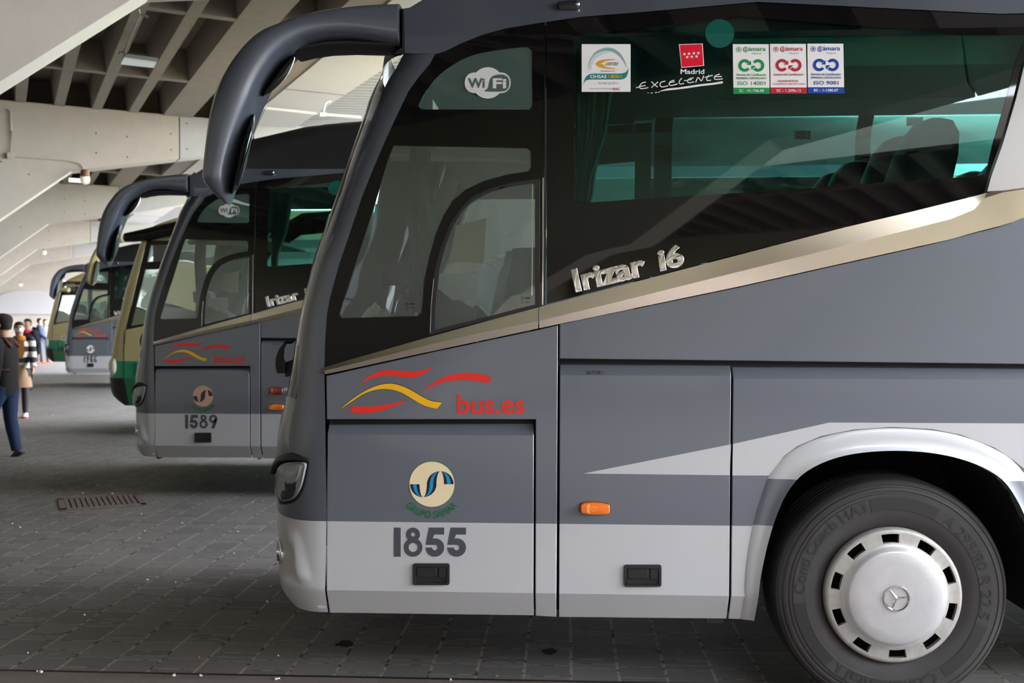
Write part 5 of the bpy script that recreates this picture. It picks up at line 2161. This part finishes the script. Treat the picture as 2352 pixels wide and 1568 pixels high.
def skin_mesh(name, nodes, edges, m, parent, sub=2):
    me = bpy.data.meshes.new(name)
    me.from_pydata([n_[0] for n_ in nodes], edges, [])
    o = bpy.data.objects.new(name, me)
    COL.objects.link(o)
    o.parent = parent
    bm = bmesh.new()
    bm.from_mesh(me)
    lay = bm.verts.layers.skin.verify()
    for i, v in enumerate(bm.verts):
        r = nodes[i][1]
        v[lay].radius = r if isinstance(r, tuple) else (r, r)
        v[lay].use_root = (i == 0)
    bm.to_mesh(me)
    bm.free()
    me.materials.append(m)
    sk = o.modifiers.new('skin', 'SKIN')
    sk.use_smooth_shade = True
    s = o.modifiers.new('sub', 'SUBSURF')
    s.levels = sub
    s.render_levels = sub
    return o


def person(pos, heading, H, label, top, bottom, shoes, hair, legs=(0.35, -0.35), knees=(0.05, 0.35), arms=(-.3, .3), elbows=(.3, .5), lean=0.0, extra=(), skirt=None, mask=None, cap=None, foot_pitch=(0.0, 0.5)):
    root = empty('person', pos, label, 'person', None)
    root.rotation_euler.z = heading
    V = Vector
    hipz = .50 * H
    hip = V((0, 0, hipz))
    LEG = []
    minz = 9
    for sgn, a, k in ((1, legs[0], knees[0]), (-1, legs[1], knees[1])):
        hp = hip + V((0, sgn * .052 * H, -.01 * H))
        kn = hp + V((math.sin(a), 0, -math.cos(a))) * .235 * H
        an = kn + V((math.sin(a - k), 0, -math.cos(a - k))) * .225 * H
        LEG.append((hp, kn, an, a - k))
        minz = min(minz, an.z - .04 * H)
    dz = V((0, 0, -minz))
    hip = hip + dz
    LEG = [(a + dz, b + dz, c + dz, q) for a, b, c, q in LEG]
    ln = V((math.sin(lean), 0, math.cos(lean)))
    chest = hip + ln * .20 * H
    neck = hip + ln * .315 * H
    head = neck + ln * .10 * H + V((.012 * H, 0, 0))
    ARM = []
    for sgn, a, e in ((1, arms[0], elbows[0]), (-1, arms[1], elbows[1])):
        sh = hip + ln * .29 * H + V((0, sgn * .105 * H, 0))
        el = sh + V((math.sin(a) * .97, sgn * .12, -math.cos(a))) * .165 * H
        wr = el + V((math.sin(a + e), sgn * .02, -math.cos(a + e))) * .145 * H
        ARM.append((sh, el, wr, a + e))
    # continuous body: pelvis root, torso, neck, head, limbs
    N_ = [(hip, (.055 * H, .055 * H)), (chest, (.06 * H, .06 * H)), (neck, .030 * H), (head - ln * .04 * H, (.038 * H, .042 * H)), (head + ln * .005 * H, (.045 * H, .052 * H)), (head + ln * .045 * H, (.034 * H, .04 * H))]
    E_2 = [(0, 1), (1, 2), (2, 3), (3, 4), (4, 5)]
    for hp, kn, an, q in LEG:
        b = len(N_)
        N_ += [(hp, .052 * H), ((hp + kn) / 2, .044 * H), (kn, .033 * H), (kn * .6 + an * .4, .032 * H), (an, .020 * H)]
        E_2 += [(0, b), (b, b + 1), (b + 1, b + 2), (b + 2, b + 3), (b + 3, b + 4)]
    for sh, el, wr, q in ARM:
        b = len(N_)
        N_ += [(sh, .032 * H), (el, .023 * H), (wr, .015 * H)]
        E_2 += [(1, b), (b, b + 1), (b + 1, b + 2)]
    body = skin_mesh('body', N_, E_2, SKIN, root)
    # hands: palm with four fingers and a thumb
    for (sh, el, wr, q), sgn in zip(ARM, (1, -1)):
        dr = V((math.sin(q), 0, -math.cos(q)))
        fw_ = V((math.cos(q), 0, math.sin(q)))
        pm = wr + dr * .045 * H
        hn = [(wr, .013 * H), (pm, (.017 * H, .012 * H))]
        he = [(0, 1)]
        for i, l in enumerate((.036, .042, .040, .032)):
            b = len(hn)
            o_ = fw_ * (.018 - .012 * i) * H
            hn += [(pm + o_ + dr * .012 * H, .0052 * H), (pm + o_ + dr * l * .7 * H, .0048 * H), (pm + o_ + dr * l * H + V((0, -sgn * .010 * H, 0)), .0042 * H)]
            he += [(1, b), (b, b + 1), (b + 1, b + 2)]
        b = len(hn)
        hn += [(pm + fw_ * .022 * H - dr * .012 * H, .006 * H), (pm + fw_ * .034 * H + dr * .012 * H, .005 * H)]
        he += [(1, b), (b, b + 1)]
        skin_mesh('hand', hn, he, SKIN, root, 1)
    # jacket: torso and sleeves
    side_ = V((0, 1, 0))
    fwd_ = side_.cross(ln)
    mb = MB()
    rr = []
    for q_, wy, wx in ((-.06, .088, .068), (-.03, .098, .076), (.03, .094, .074), (.12, .096, .078), (.20, .106, .080), (.255, .108, .070), (.285, .088, .056), (.305, .052, .048), (.325, .040, .042), (.328, .030, .032)):
        cc_ = hip + ln * q_ * H
        rr.append([cc_ + side_ * (wy * H * math.copysign(abs(math.sin(t)) ** .85, math.sin(t))) + fwd_ * (wx * H * math.cos(t)) for t in [2 * math.pi * k / 20 for k in range(20)]])
    mb.loft(rr, top)
    jk = mb.build('jacket', root, angle=60)
    for sh, el, wr, q in ARM:
        mb = MB()
        mb.tube([sh + V((0, 0, .012 * H)) - (el - sh) * .12, sh, sh * .6 + el * .4, el - (el - sh) * .08, el + (wr - el) * .1, el * .4 + wr * .6, wr], [.030 * H, .046 * H, .043 * H, .038 * H, .037 * H, .033 * H, .029 * H], top, 12)
        mb.build('sleeve', jk, angle=60)
    tn_ = 'tights' if skirt else 'trousers'
    slim = .78 if skirt else 1.0
    mb = MB()
    rr = [[hip + V((rx * H * math.cos(t), ry * H * math.sin(t), z_ * H)) for t in [2 * math.pi * k / 18 for k in range(18)]] for z_, rx, ry in ((.02, .066, .086), (-.04, .074, .092), (-.075, .062, .080), (-.085, .04, .05))]
    mb.loft(rr, bottom)
    tro = mb.build(tn_, root, angle=60)
    for hp, kn, an, q in LEG:
        mb = MB()
        mb.tube([hp + V((0, 0, .01 * H)), hp * .8 + kn * .2, hp * .4 + kn * .6, kn, kn * .7 + an * .3, kn * .3 + an * .7, an + V((0, 0, .004 * H))], [.060 * H * slim, .062 * H * slim, .052 * H * slim, .044 * H * slim, .044 * H * slim, .038 * H * slim, .036 * H * (.6 if skirt else 1)], bottom, 14)
        mb.build('trouser_leg' if not skirt else 'tights_leg', tro, angle=60)
    if skirt:
        mb = MB()
        rr = []
        for z_, rx, ry in ((.04, .085, .07), (-.02, .095, .085), (-.12, .108, .11), (-.19, .115, .12)):
            rr.append([hip + V((rx * H * math.cos(t), ry * H * math.sin(t), z_ * H)) for t in [2 * math.pi * k / 20 for k in range(20)]])
        mb.loft(rr, skirt)
        mb.build('skirt', root)
    # shoes
    for (hp, kn, an, q), fp in zip(LEG, foot_pitch):
        mb = MB()
        c_, s_ = math.cos(fp), math.sin(fp)

        def R(x, y, z):
            return an + V((x * c_ + z * s_, y, -x * s_ + z * c_)) * H
        rr = []
        for x, hw, zt2 in ((-.032, .012, -.012), (-.026, .022, .012), (-.005, .025, .022), (.025, .026, .0), (.065, .029, -.015), (.095, .026, -.022), (.112, .014, -.03)):
            rr.append([R(x, hw * math.copysign(abs(math.cos(t)) ** .7, math.cos(t)), -.036 + (zt2 + .036) * (.5 + .5 * math.sin(t))) for t in [2 * math.pi * k / 12 for k in range(12)]])
        mb.loft(rr, shoes[0])
        sh_ = mb.build('shoe', root, angle=60)
        mb = MB()
        pl = [(-.034, .016), (-.03, .024), (0, .026), (.03, .027), (.07, .031), (.1, .027), (.115, .012)]
        lo2 = [R(x, hw, -.040) for x, hw in pl] + [R(x, -hw, -.040) for x, hw in pl[::-1]]
        hi2 = [R(x, hw, -.026) for x, hw in pl] + [R(x, -hw, -.026) for x, hw in pl[::-1]]
        mb.loft([lo2, hi2], shoes[1])
        mb.build('shoe_sole', sh_)
    # hair, face
    mb = MB()
    rr = []
    for z_, r in ((-.035, .046), (-.01, .054), (.015, .057), (.04, .052), (.058, .036), (.066, .012)):
        rr.append([head + V(((r * math.cos(t) - (.010 if math.cos(t) > .2 and z_ < .035 else 0) - .006) * H, r * .86 * math.sin(t) * H, z_ * H)) for t in [2 * math.pi * k / 18 for k in range(18)]])
    # open the face: hair starts behind the temples below the brow
    for r_, z_ in zip(rr, (-.035, -.01, .015, .04, .058, .066)):
        if z_ < .03:
            for i, p in enumerate(r_):
                if (p - head).x > .012 * H:
                    p.x = head.x + .012 * H
    mb.loft(rr, hair)
    mb.build('hair', root, angle=60)
    mb = MB()
    for sgn in (1, -1):
        mb.ball(head + V((.050 * H, sgn * .018 * H, .008 * H)), .006 * H, BLKV, 8, 6)
    mb.ball(head + V((.055 * H, 0, -.008 * H)), (.010 * H, .008 * H, .014 * H), SKIN, 8, 6)
    mb.ball(head + V((.049 * H, 0, -.030 * H)), (.006 * H, .014 * H, .004 * H), mat('lips', rgb(160, 96, 88), .5), 8, 6)
    for sgn in (1, -1):
        mb.ball(head + V((0, sgn * .047 * H, -.004 * H)), (.010 * H, .005 * H, .016 * H), SKIN, 8, 6)
    mb.build('face', root)
    if mask:
        mb = MB()
        rr = []
        for z_, r in ((.002, .050), (-.015, .060), (-.032, .058), (-.045, .044)):
            rr.append([head + V((r * math.cos(t) * H, r * .8 * math.sin(t) * H, z_ * H)) for t in [-1.1 + 2.2 * k / 12 for k in range(13)]])
        V_ = [p for r_ in rr for p in r_]
        mb.add(V_, [(i * 13 + j, i * 13 + j + 1, (i + 1) * 13 + j + 1, (i + 1) * 13 + j) for i in range(3) for j in range(12)], mask)
        mo = mb.build('face_mask', root)
        so = mo.modifiers.new('t', 'SOLIDIFY')
        so.thickness = .004
    if cap:
        mb = MB()
        rr = []
        for z_, r in ((.018, .062), (.04, .062), (.062, .052), (.076, .03), (.080, .004)):
            rr.append([head + V((r * math.cos(t) * H * 1.05, r * .9 * math.sin(t) * H, z_ * H)) for t in [2 * math.pi * k / 18 for k in range(18)]])
        mb.loft(rr, cap)
        mb.prism([(.04 + .0, -.05), (.09, -.045), (.115, -.02), (.115, .02), (.09, .045), (.04, .05)], lambda u, v, dd_: head + V((u * H, v * H, (.020 - (u - .04) * .12) * H + dd_)), 0, .012, cap)
        mb.build('cap', root)
    info = dict(hip=hip, chest=chest, neck=neck, head=head, ln=ln, H=H, ARM=ARM, LEG=LEG)
    for f in extra:
        f(root, info)
    return root


def strap(col):
    def f(root, I):
        mb = MB()
        H, hip, chest, neck = I['H'], I['hip'], I['chest'], I['neck']
        for sg in (1, -1):
            mb.tube([chest + Vector((-.06 * H, sg * .06 * H, -.1 * H)), chest + Vector((.02 * H, sg * .105 * H, -.08 * H)), chest + Vector((.075 * H, sg * .07 * H, .02 * H)), chest + Vector((.05 * H, sg * .055 * H, .085 * H)), chest + Vector((-.03 * H, sg * .05 * H, .11 * H)), chest + Vector((-.075 * H, sg * .05 * H, .06 * H))], .012 * H, col, 6)
        mb.build('bag_strap', root)
    return f


def backpack(col):
    def f(root, I):
        mb = MB()
        H, c = I['H'], I['chest']
        rr = []
        for z_, w_, dp_ in ((-.13, .06, .03), (-.11, .075, .045), (-.02, .08, .05), (.06, .07, .042), (.09, .04, .025)):
            rr.append([c + Vector((-.105 * H + dp_ * H * math.cos(t), w_ * H * math.sin(t), z_ * H)) for t in [2 * math.pi * k / 16 for k in range(16)]])
        mb.loft(rr, col)
        mb.build('backpack', root)
    return f


def scarf(col):
    def f(root, I):
        mb = MB()
        H, n_ = I['H'], I['neck']
        rr = []
        for z_, r in ((-.05, .05), (-.04, .068), (-.01, .066), (.018, .052), (.022, .04)):
            rr.append([n_ + Vector((r * H * math.cos(t) + .008 * H, r * H * math.sin(t), z_ * H)) for t in [2 * math.pi * k / 18 for k in range(18)]])
        mb.loft(rr, col)
        mb.prism([(-.045, 0), (.045, 0), (.05, -.13), (.03, -.19), (-.03, -.18), (-.05, -.12)], lambda u, v, dd_: n_ + Vector((.078 * H + dd_, u * H, (v - .02) * H)), 0, .03, col)
        mb.build('scarf', root)
    return f


def collar(col):
    def f(root, I):
        mb = MB()
        H, n_ = I['H'], I['neck']
        rr = [[n_ + Vector((r * H * math.cos(t), r * H * math.sin(t), z_ * H)) for t in [2 * math.pi * k / 16 for k in range(16)]] for z_, r in ((-.04, .058), (-.02, .066), (.01, .056), (.012, .042))]
        mb.loft(rr, col)
        mb.build('hood', root)
    return f


def striped(name, c1, c2, sc):
    m = bpy.data.materials.new(name)
    m.use_nodes = True
    n_ = m.node_tree.nodes
    L_ = m.node_tree.links
    p = n_['Principled BSDF']
    p.inputs['Roughness'].default_value = .85
    t = n_.new('ShaderNodeTexCoord')
    s = n_.new('ShaderNodeSeparateXYZ')
    L_.new(t.outputs['Object'], s.inputs[0])
    a = n_.new('ShaderNodeMath')
    a.operation = 'MULTIPLY'
    a.inputs[1].default_value = sc
    L_.new(s.outputs['Z'], a.inputs[0])
    fr_ = n_.new('ShaderNodeMath')
    fr_.operation = 'FRACT'
    L_.new(a.outputs[0], fr_.inputs[0])
    g = n_.new('ShaderNodeMath')
    g.operation = 'GREATER_THAN'
    g.inputs[1].default_value = .5
    L_.new(fr_.outputs[0], g.inputs[0])
    mx = n_.new('ShaderNodeMix')
    mx.data_type = 'RGBA'
    L_.new(g.outputs[0], mx.inputs['Factor'])
    mx.inputs[6].default_value = c1
    mx.inputs[7].default_value = c2
    L_.new(mx.outputs[2], p.inputs['Base Color'])
    return m


OLIVE = mat('olive_cloth', rgb(19, 15, 12), .85)
JEANS = mat('denim', rgb(26, 44, 74), .85, noise=(9, .18))
TAN = mat('tan_cloth', rgb(150, 116, 92), .85)
TIGHT = mat('dark_tights', rgb(48, 32, 34), .8)
MUST = mat('mustard_cloth', rgb(166, 104, 34), .9)
DARKH = mat('dark_hair', rgb(30, 24, 22), .7)
DKCLO = mat('dark_cloth', rgb(34, 33, 38), .85)
BLUEJ = mat('blue_cloth', rgb(28, 44, 80), .8)
GREYT = mat('grey_cloth', rgb(98, 98, 116), .85)
ORNG = mat('orange_shoe', rgb(236, 128, 92), .7)
PINK = mat('pink_shoe', rgb(214, 44, 90), .6)
BRST = mat('brown_leather', rgb(112, 70, 44), .6)
MASKW = mat('mask_white', rgb(226, 232, 240), .8)
WOOL = mat('plum_wool', rgb(48, 36, 42), .9)
SHOEB = mat('dark_shoe', rgb(58, 50, 44), .6)
SOLE = mat('rubber_sole', rgb(24, 22, 22), .8)
STR = striped('striped_cloth', rgb(26, 27, 36), rgb(206, 200, 194), 5.2)


def on_floor(px, py):
    p = onZ(px, py, 0)
    return Vector((p.x, p.y, 0))


p = on_floor(14, 1050)
person(p, math.radians(182), 1.80, 'person in olive jacket, jeans and plum cap walking at the left edge of the picture', OLIVE, JEANS, (SHOEB, SOLE), DARKH, legs=(.42, -.03), knees=(.05, .16), arms=(-.05, .25), elbows=(.25, .3), cap=WOOL, extra=(strap(BRST),), foot_pitch=(-.1, .55))
p = on_floor(46, 956)
person(p, math.radians(-62), 1.74, 'person in striped jacket, mustard scarf, tan skirt and white trainers walking forward', STR, TIGHT, (WHITE, PINK), DARKH, legs=(.30, -.28), knees=(.02, .25), arms=(.2, -.25), elbows=(.5, .3), skirt=TAN, mask=MASKW, extra=(scarf(MUST),), foot_pitch=(0, .4))
p = on_floor(66, 895)
person(p, math.radians(-100), 1.78, 'person in dark clothes with red hood, half hidden behind the one in the striped jacket', DKCLO, DKCLO, (SHOEB, SOLE), DARKH, legs=(.15, -.15), knees=(.02, .1), extra=(collar(PINK),), foot_pitch=(0, .1))
p = on_floor(91, 835)
person(p, math.radians(20), 1.82, 'person in blue jacket, grey trousers and orange shoes standing with a blue backpack', BLUEJ, GREYT, (ORNG, ORNG), DARKH, legs=(.12, -.1), knees=(.02, .03), arms=(.1, .2), elbows=(.6, .7), extra=(backpack(BLUEJ),), foot_pitch=(0, .05))
p = on_floor(104, 832)
person(p, math.radians(-25), 1.78, 'person in pale top and white face mask facing the far cream coach', mat('pale_cloth', rgb(140, 140, 143), .8), GREYT, (ORNG, ORNG), DARKH, legs=(.08, -.1), knees=(.02, .03), arms=(.1, .2), elbows=(.6, .7), mask=MASKW, foot_pitch=(0, .05))

# ================================================================== FIXTURES AND SMALL THINGS
s1 = S0 + DS
# floodlight under the coffers
sf = 14.9
fl = empty('floodlight', onS(318, 140, sf), 'grey finned floodlight hanging under the coffered ceiling', 'light')
fb = Vector(fl.location)
FS = lambda x, y, dd_=0.0: onS(x, y, sf + dd_)
mb = MB(fb)
LMET = mat('lamp_metal', rgb(150, 148, 142), .45, .6)
mb.prism([(289, 123), (364, 133), (361, 142), (285, 131)], lambda u, v, dd_: FS(u, v, dd_), -.12, .22, LMET)
for k in range(15):
    u = 292 + k * 4.6
    v = 123.5 + k * .62
    mb.prism([(u, v), (u + 1.4, v + .2), (u + 1.4, v - 5), (u, v - 5.2)], lambda a, b, dd_: FS(a, b, dd_), -.1, .18, mat('lamp_fin', rgb(60, 58, 56), .6))
mb.build('housing', fl, sm=False)
mb = MB(fb)
mb.prism([(285, 131), (361, 142), (353, 156), (277, 148)], lambda u, v, dd_: FS(u, v, dd_), -.10, -.07, mat('lamp_face', rgb(196, 204, 200), .25, 0, .6, emit=(1, 1, .96, 1), estr=.02))
mb.build('lamp_glass', fl, sm=False)
mb = MB(fb)
mb.tube([FS(283, 122), FS(276, 118), FS(272, 124)], .012, LMET, 6)
mb.tube([FS(288, 123), FS(284, 131), FS(280, 148)], .014, LMET, 6)
mb.build('bracket', fl)
mb = MB()
zr_ = ZW - .02
mb.tube([onS(318, 20, sf - 1.6), onS(322, 34, sf - 1.3), onS(300, 84, sf - .5), onS(283, 120, sf)], .012, LMET, 6)
mb.tube([onS(322, 34, sf - 1.3), onS(334, 36, sf - 1.3), onS(341, 40, sf - 1.3)], .02, LMET, 6)
tag(mb.build('conduit'), 'thin metal conduit running along a coffer rib to the floodlight', 'pipe')

s1 -= TH
FB = lambda x, y, dd_=-.03: onS(x, y, s1 + dd_)
mb = MB()
CND = mat('painted_conduit', rgb(182, 172, 156), .6)
mb.tube([FB(16, 249), FB(24, 256), FB(26, 300), FB(25, 352)], .014, CND, 6)
mb.tube([FB(32, 359), FB(100, 364), FB(160, 369), FB(183, 375), FB(191, 384), FB(193, 400)], .014, CND, 6)
tag(mb.build('conduit'), 'beige conduit pipe fixed to the face of the pale concrete beam', 'pipe')
mb = MB()
mb.prism(rrect(16, 350, 34, 364, 1.5, 2), lambda u, v, dd_: onS(u, v, s1 + dd_), -.07, 0, CND)
tag(mb.build('junction_box', bevel=.004), 'small beige junction box on the concrete beam at the left', 'box')
lp = empty('bulkhead_lamp', FB(195, 410, -.1), 'round cream ceiling lamp at the bend of the concrete beam', 'light')
lb = Vector(lp.location)
mb = MB(lb)
c = FB(195, 404, -.12)
rr = [[c + Vector((r * math.cos(t), r * math.sin(t), z_)) for t in [2 * math.pi * k / 18 for k in range(18)]] for z_, r in ((.12, .05), (.10, .075), (.0, .08), (-.02, .08))]
mb.loft(rr, BRST)
mb.build('lamp_base', lp)
mb = MB(lb)
rr = [[c + Vector((r * math.cos(t), r * math.sin(t), z_)) for t in [2 * math.pi * k / 18 for k in range(18)]] for z_, r in ((-.02, .083), (-.08, .084), (-.13, .07), (-.155, .03))]
mb.loft(rr, mat('opal_glass', rgb(240, 226, 200), .3, emit=(1, .93, .8, 1), estr=.04))
mb.build('lamp_globe', lp)
bt = empty('batten_lamp', onS(176, 414, s1 + TH + 1.6), 'white tube lamp under the coffers behind the round lamp', 'light')
mb = MB(bt.location)
a, b = onS(158, 413, s1 + TH + 1.6), onS(200, 416, s1 + TH + 1.6)
mb.tube([a, b], .045, mat('white_tube', rgb(245, 245, 240), .3, emit=(1, 1, 1, 1), estr=.12))
mb.build('lamp_tube', bt)
for (x, y, k, lab) in ((101, 580, 3, 'small round lamp on the third pale concrete beam'), (48, 654, 4, 'bright spot lamp at the far end above the people')):
    s_ = S0 + DS * k - TH - .15
    o_ = empty('bulkhead_lamp', onS(x, y, s_), lab, 'light', None)
    mb = MB(o_.location)
    mb.ball(onS(x, y, s_), .09 if k == 3 else .06, MATS['opal_glass'] if k == 3 else mat('lit_lens', (1, 1, 1, 1), .3, emit=(1, 1, 1, 1), estr=.5), 14, 8)
    mb.build('lamp_globe', o_)
    mb = MB(o_.location)
    mb.tube([onS(x, y - 2.5, s_), onS(x, y - 5, s_ + .12)], .05, BRST)
    mb.build('lamp_base', o_)
# sprinkler pipe near the soffit edge
mb = MB()
sp_ = 17.0
PW = mat('white_pipe', rgb(222, 220, 214), .5)
mb.tube([onS(590, 246, sp_), onS(680, 255, sp_), onS(742, 262, sp_), onS(830, 269, sp_)], .022, PW, 8)
mb.tube([onS(742, 262, sp_), onS(746, 240, sp_), onS(750, 234, sp_), onS(760, 232, sp_)], .018, PW, 8)
mb.prism([(735, 258), (749, 258), (749, 267), (735, 267)], lambda u, v, dd_: onS(u, v, sp_ + dd_), -.06, .06, PW)
tag(mb.build('pipe'), 'white pipe crossing below the bright soffit seen through the mirror arm', 'pipe')

# drain grate
gc = [onZ(131, 1147), onZ(318, 1135), onZ(337, 1160), onZ(139, 1173)]
gcen = sum(gc, Vector()) / 4
gr = empty('drain_grate', Vector((gcen.x, gcen.y, 0)), 'rusty rectangular drain grate in the paving at left', 'grate')
IRON = mat('rusty_iron', rgb(126, 110, 104), .8, .1, noise=(20, .2))


def gp(u, v, z=0.0):
    p = gc[0] * (1 - u) * (1 - v) + gc[1] * u * (1 - v) + gc[2] * u * v + gc[3] * (1 - u) * v
    return Vector((p.x, p.y, z))


mb = MB(gr.location)
mb.hexa([gp(0, 0, .001), gp(1, 0, .001), gp(1, 1, .001), gp(0, 1, .001), gp(0, 0, .003), gp(1, 0, .003), gp(1, 1, .003), gp(0, 1, .003)], SHELL)
for a, b, c_, d_ in ((0, 0, 1, .10), (0, .90, 1, 1), (0, 0, .07, 1), (.93, 0, 1, 1)):
    mb.hexa([gp(a, b, .003), gp(c_, b, .003), gp(c_, d_, .003), gp(a, d_, .003), gp(a, b, .012), gp(c_, b, .012), gp(c_, d_, .012), gp(a, d_, .012)], IRON)
mb.build('frame', gr, sm=False)
for k in range(13):
    mb = MB(gr.location)
    a = .075 + k * .0655
    b = a + .048
    mb.hexa([gp(a, .09, .003), gp(b, .09, .003), gp(b, .91, .003), gp(a, .91, .003), gp(a, .09, .011), gp(b, .09, .011), gp(b, .91, .011), gp(a, .91, .011)], IRON)
    mb.build('bar', gr, sm=False)

# oil stains
OIL = mat('oil', rgb(6, 5, 5), .8)
for i, (x, y, w_, h_, lab) in enumerate(((795, 1478, 17, 8, 'black oil stain on the paving below the coach door, nearer its nose'), (1262, 1496, 18, 7, 'black oil stain on the paving below the battery hatch'))):
    rnd = random.Random(i + 3)
    pts = []
    for k in range(28):
        t = 2 * math.pi * k / 28
        q = 1 + rnd.uniform(-.16, .16)
        if i == 0 and 12 <= k <= 14:
            q *= 1.5
        pts.append(onZ(x + w_ * q * math.cos(t), y + h_ * q * math.sin(t), 0))
    cpt = onZ(x, y, 0)
    mb = MB(Vector((cpt.x, cpt.y, 0)))
    V = [Vector((q.x, q.y, .0012)) for q in pts] + [Vector((cpt.x, cpt.y, .0018))]
    mb.add(V, [(k, (k + 1) % 28, 28) for k in range(28)], OIL)
    o_ = mb.build('oil_stain', sm=False)
    o_.location = Vector((cpt.x, cpt.y, 0))
    tag(o_, lab, 'stain')

# crumpled tissue on the dashboard
mb = MB()
rnd = random.Random(5)
cc = onY(864, 722, .30)
zb_ = 1.70
nu, nv = 22, 10
rr = []
for i in range(nv + 1):
    f = i / nv
    r = []
    for k in range(nu):
        t = 2 * math.pi * k / nu
        q = (1 - f ** 2.2) ** .5 if f < 1 else .02
        wob_ = 1 + rnd.uniform(-.16, .16)
        r.append(Vector((cc.x + .072 * q * wob_ * math.cos(t), cc.y + .06 * q * wob_ * math.sin(t), zb_ + .072 * f * (1 + .25 * math.sin(3 * t + f * 4)) * (.85 + .3 * rnd.random()))))
    rr.append(r)
mb.loft(rr, PAPER)
o_ = mb.build('crumpled_tissue', sm=False)
tag(o_, 'crumpled white tissue on the dashboard of the foreground coach', 'tissue')

# litter
mb = MB()
rnd = random.Random(11)
spots = [(165, 1115), (225, 1115), (252, 1115), (190, 1133), (258, 1134), (28, 1203), (258, 1262), (205, 1285), (605, 1151), (580, 1154), (338, 1332), (85, 1543), (95, 1544), (400, 1552), (460, 1552), (1035, 1562), (1140, 1553), (634, 1560), (640, 1559), (455, 1510)]
for _ in range(45):
    spots.append((rnd.uniform(0, 640), 850 + 660 * rnd.random() ** 1.3))
for i, (x, y) in enumerate(spots):
    q = onZ(x, y, 0)
    r = rnd.uniform(.005, .010) if i < 20 else rnd.uniform(.003, .007)
    n_ = 6
    lo2 = [Vector((q.x + r * rnd.uniform(.6, 1.4) * math.cos(t), q.y + r * rnd.uniform(.6, 1.4) * math.sin(t), .001)) for t in [2 * math.pi * k / n_ for k in range(n_)]]
    hi2 = [Vector((v.x, v.y, .004 + rnd.uniform(0, .006))) for v in lo2]
    mb.loft([lo2, hi2], PAPER if rnd.random() < .75 else TAN)
tag(mb.build('litter', sm=False), 'tiny scraps of litter scattered over the paving', 'litter', kind='stuff')
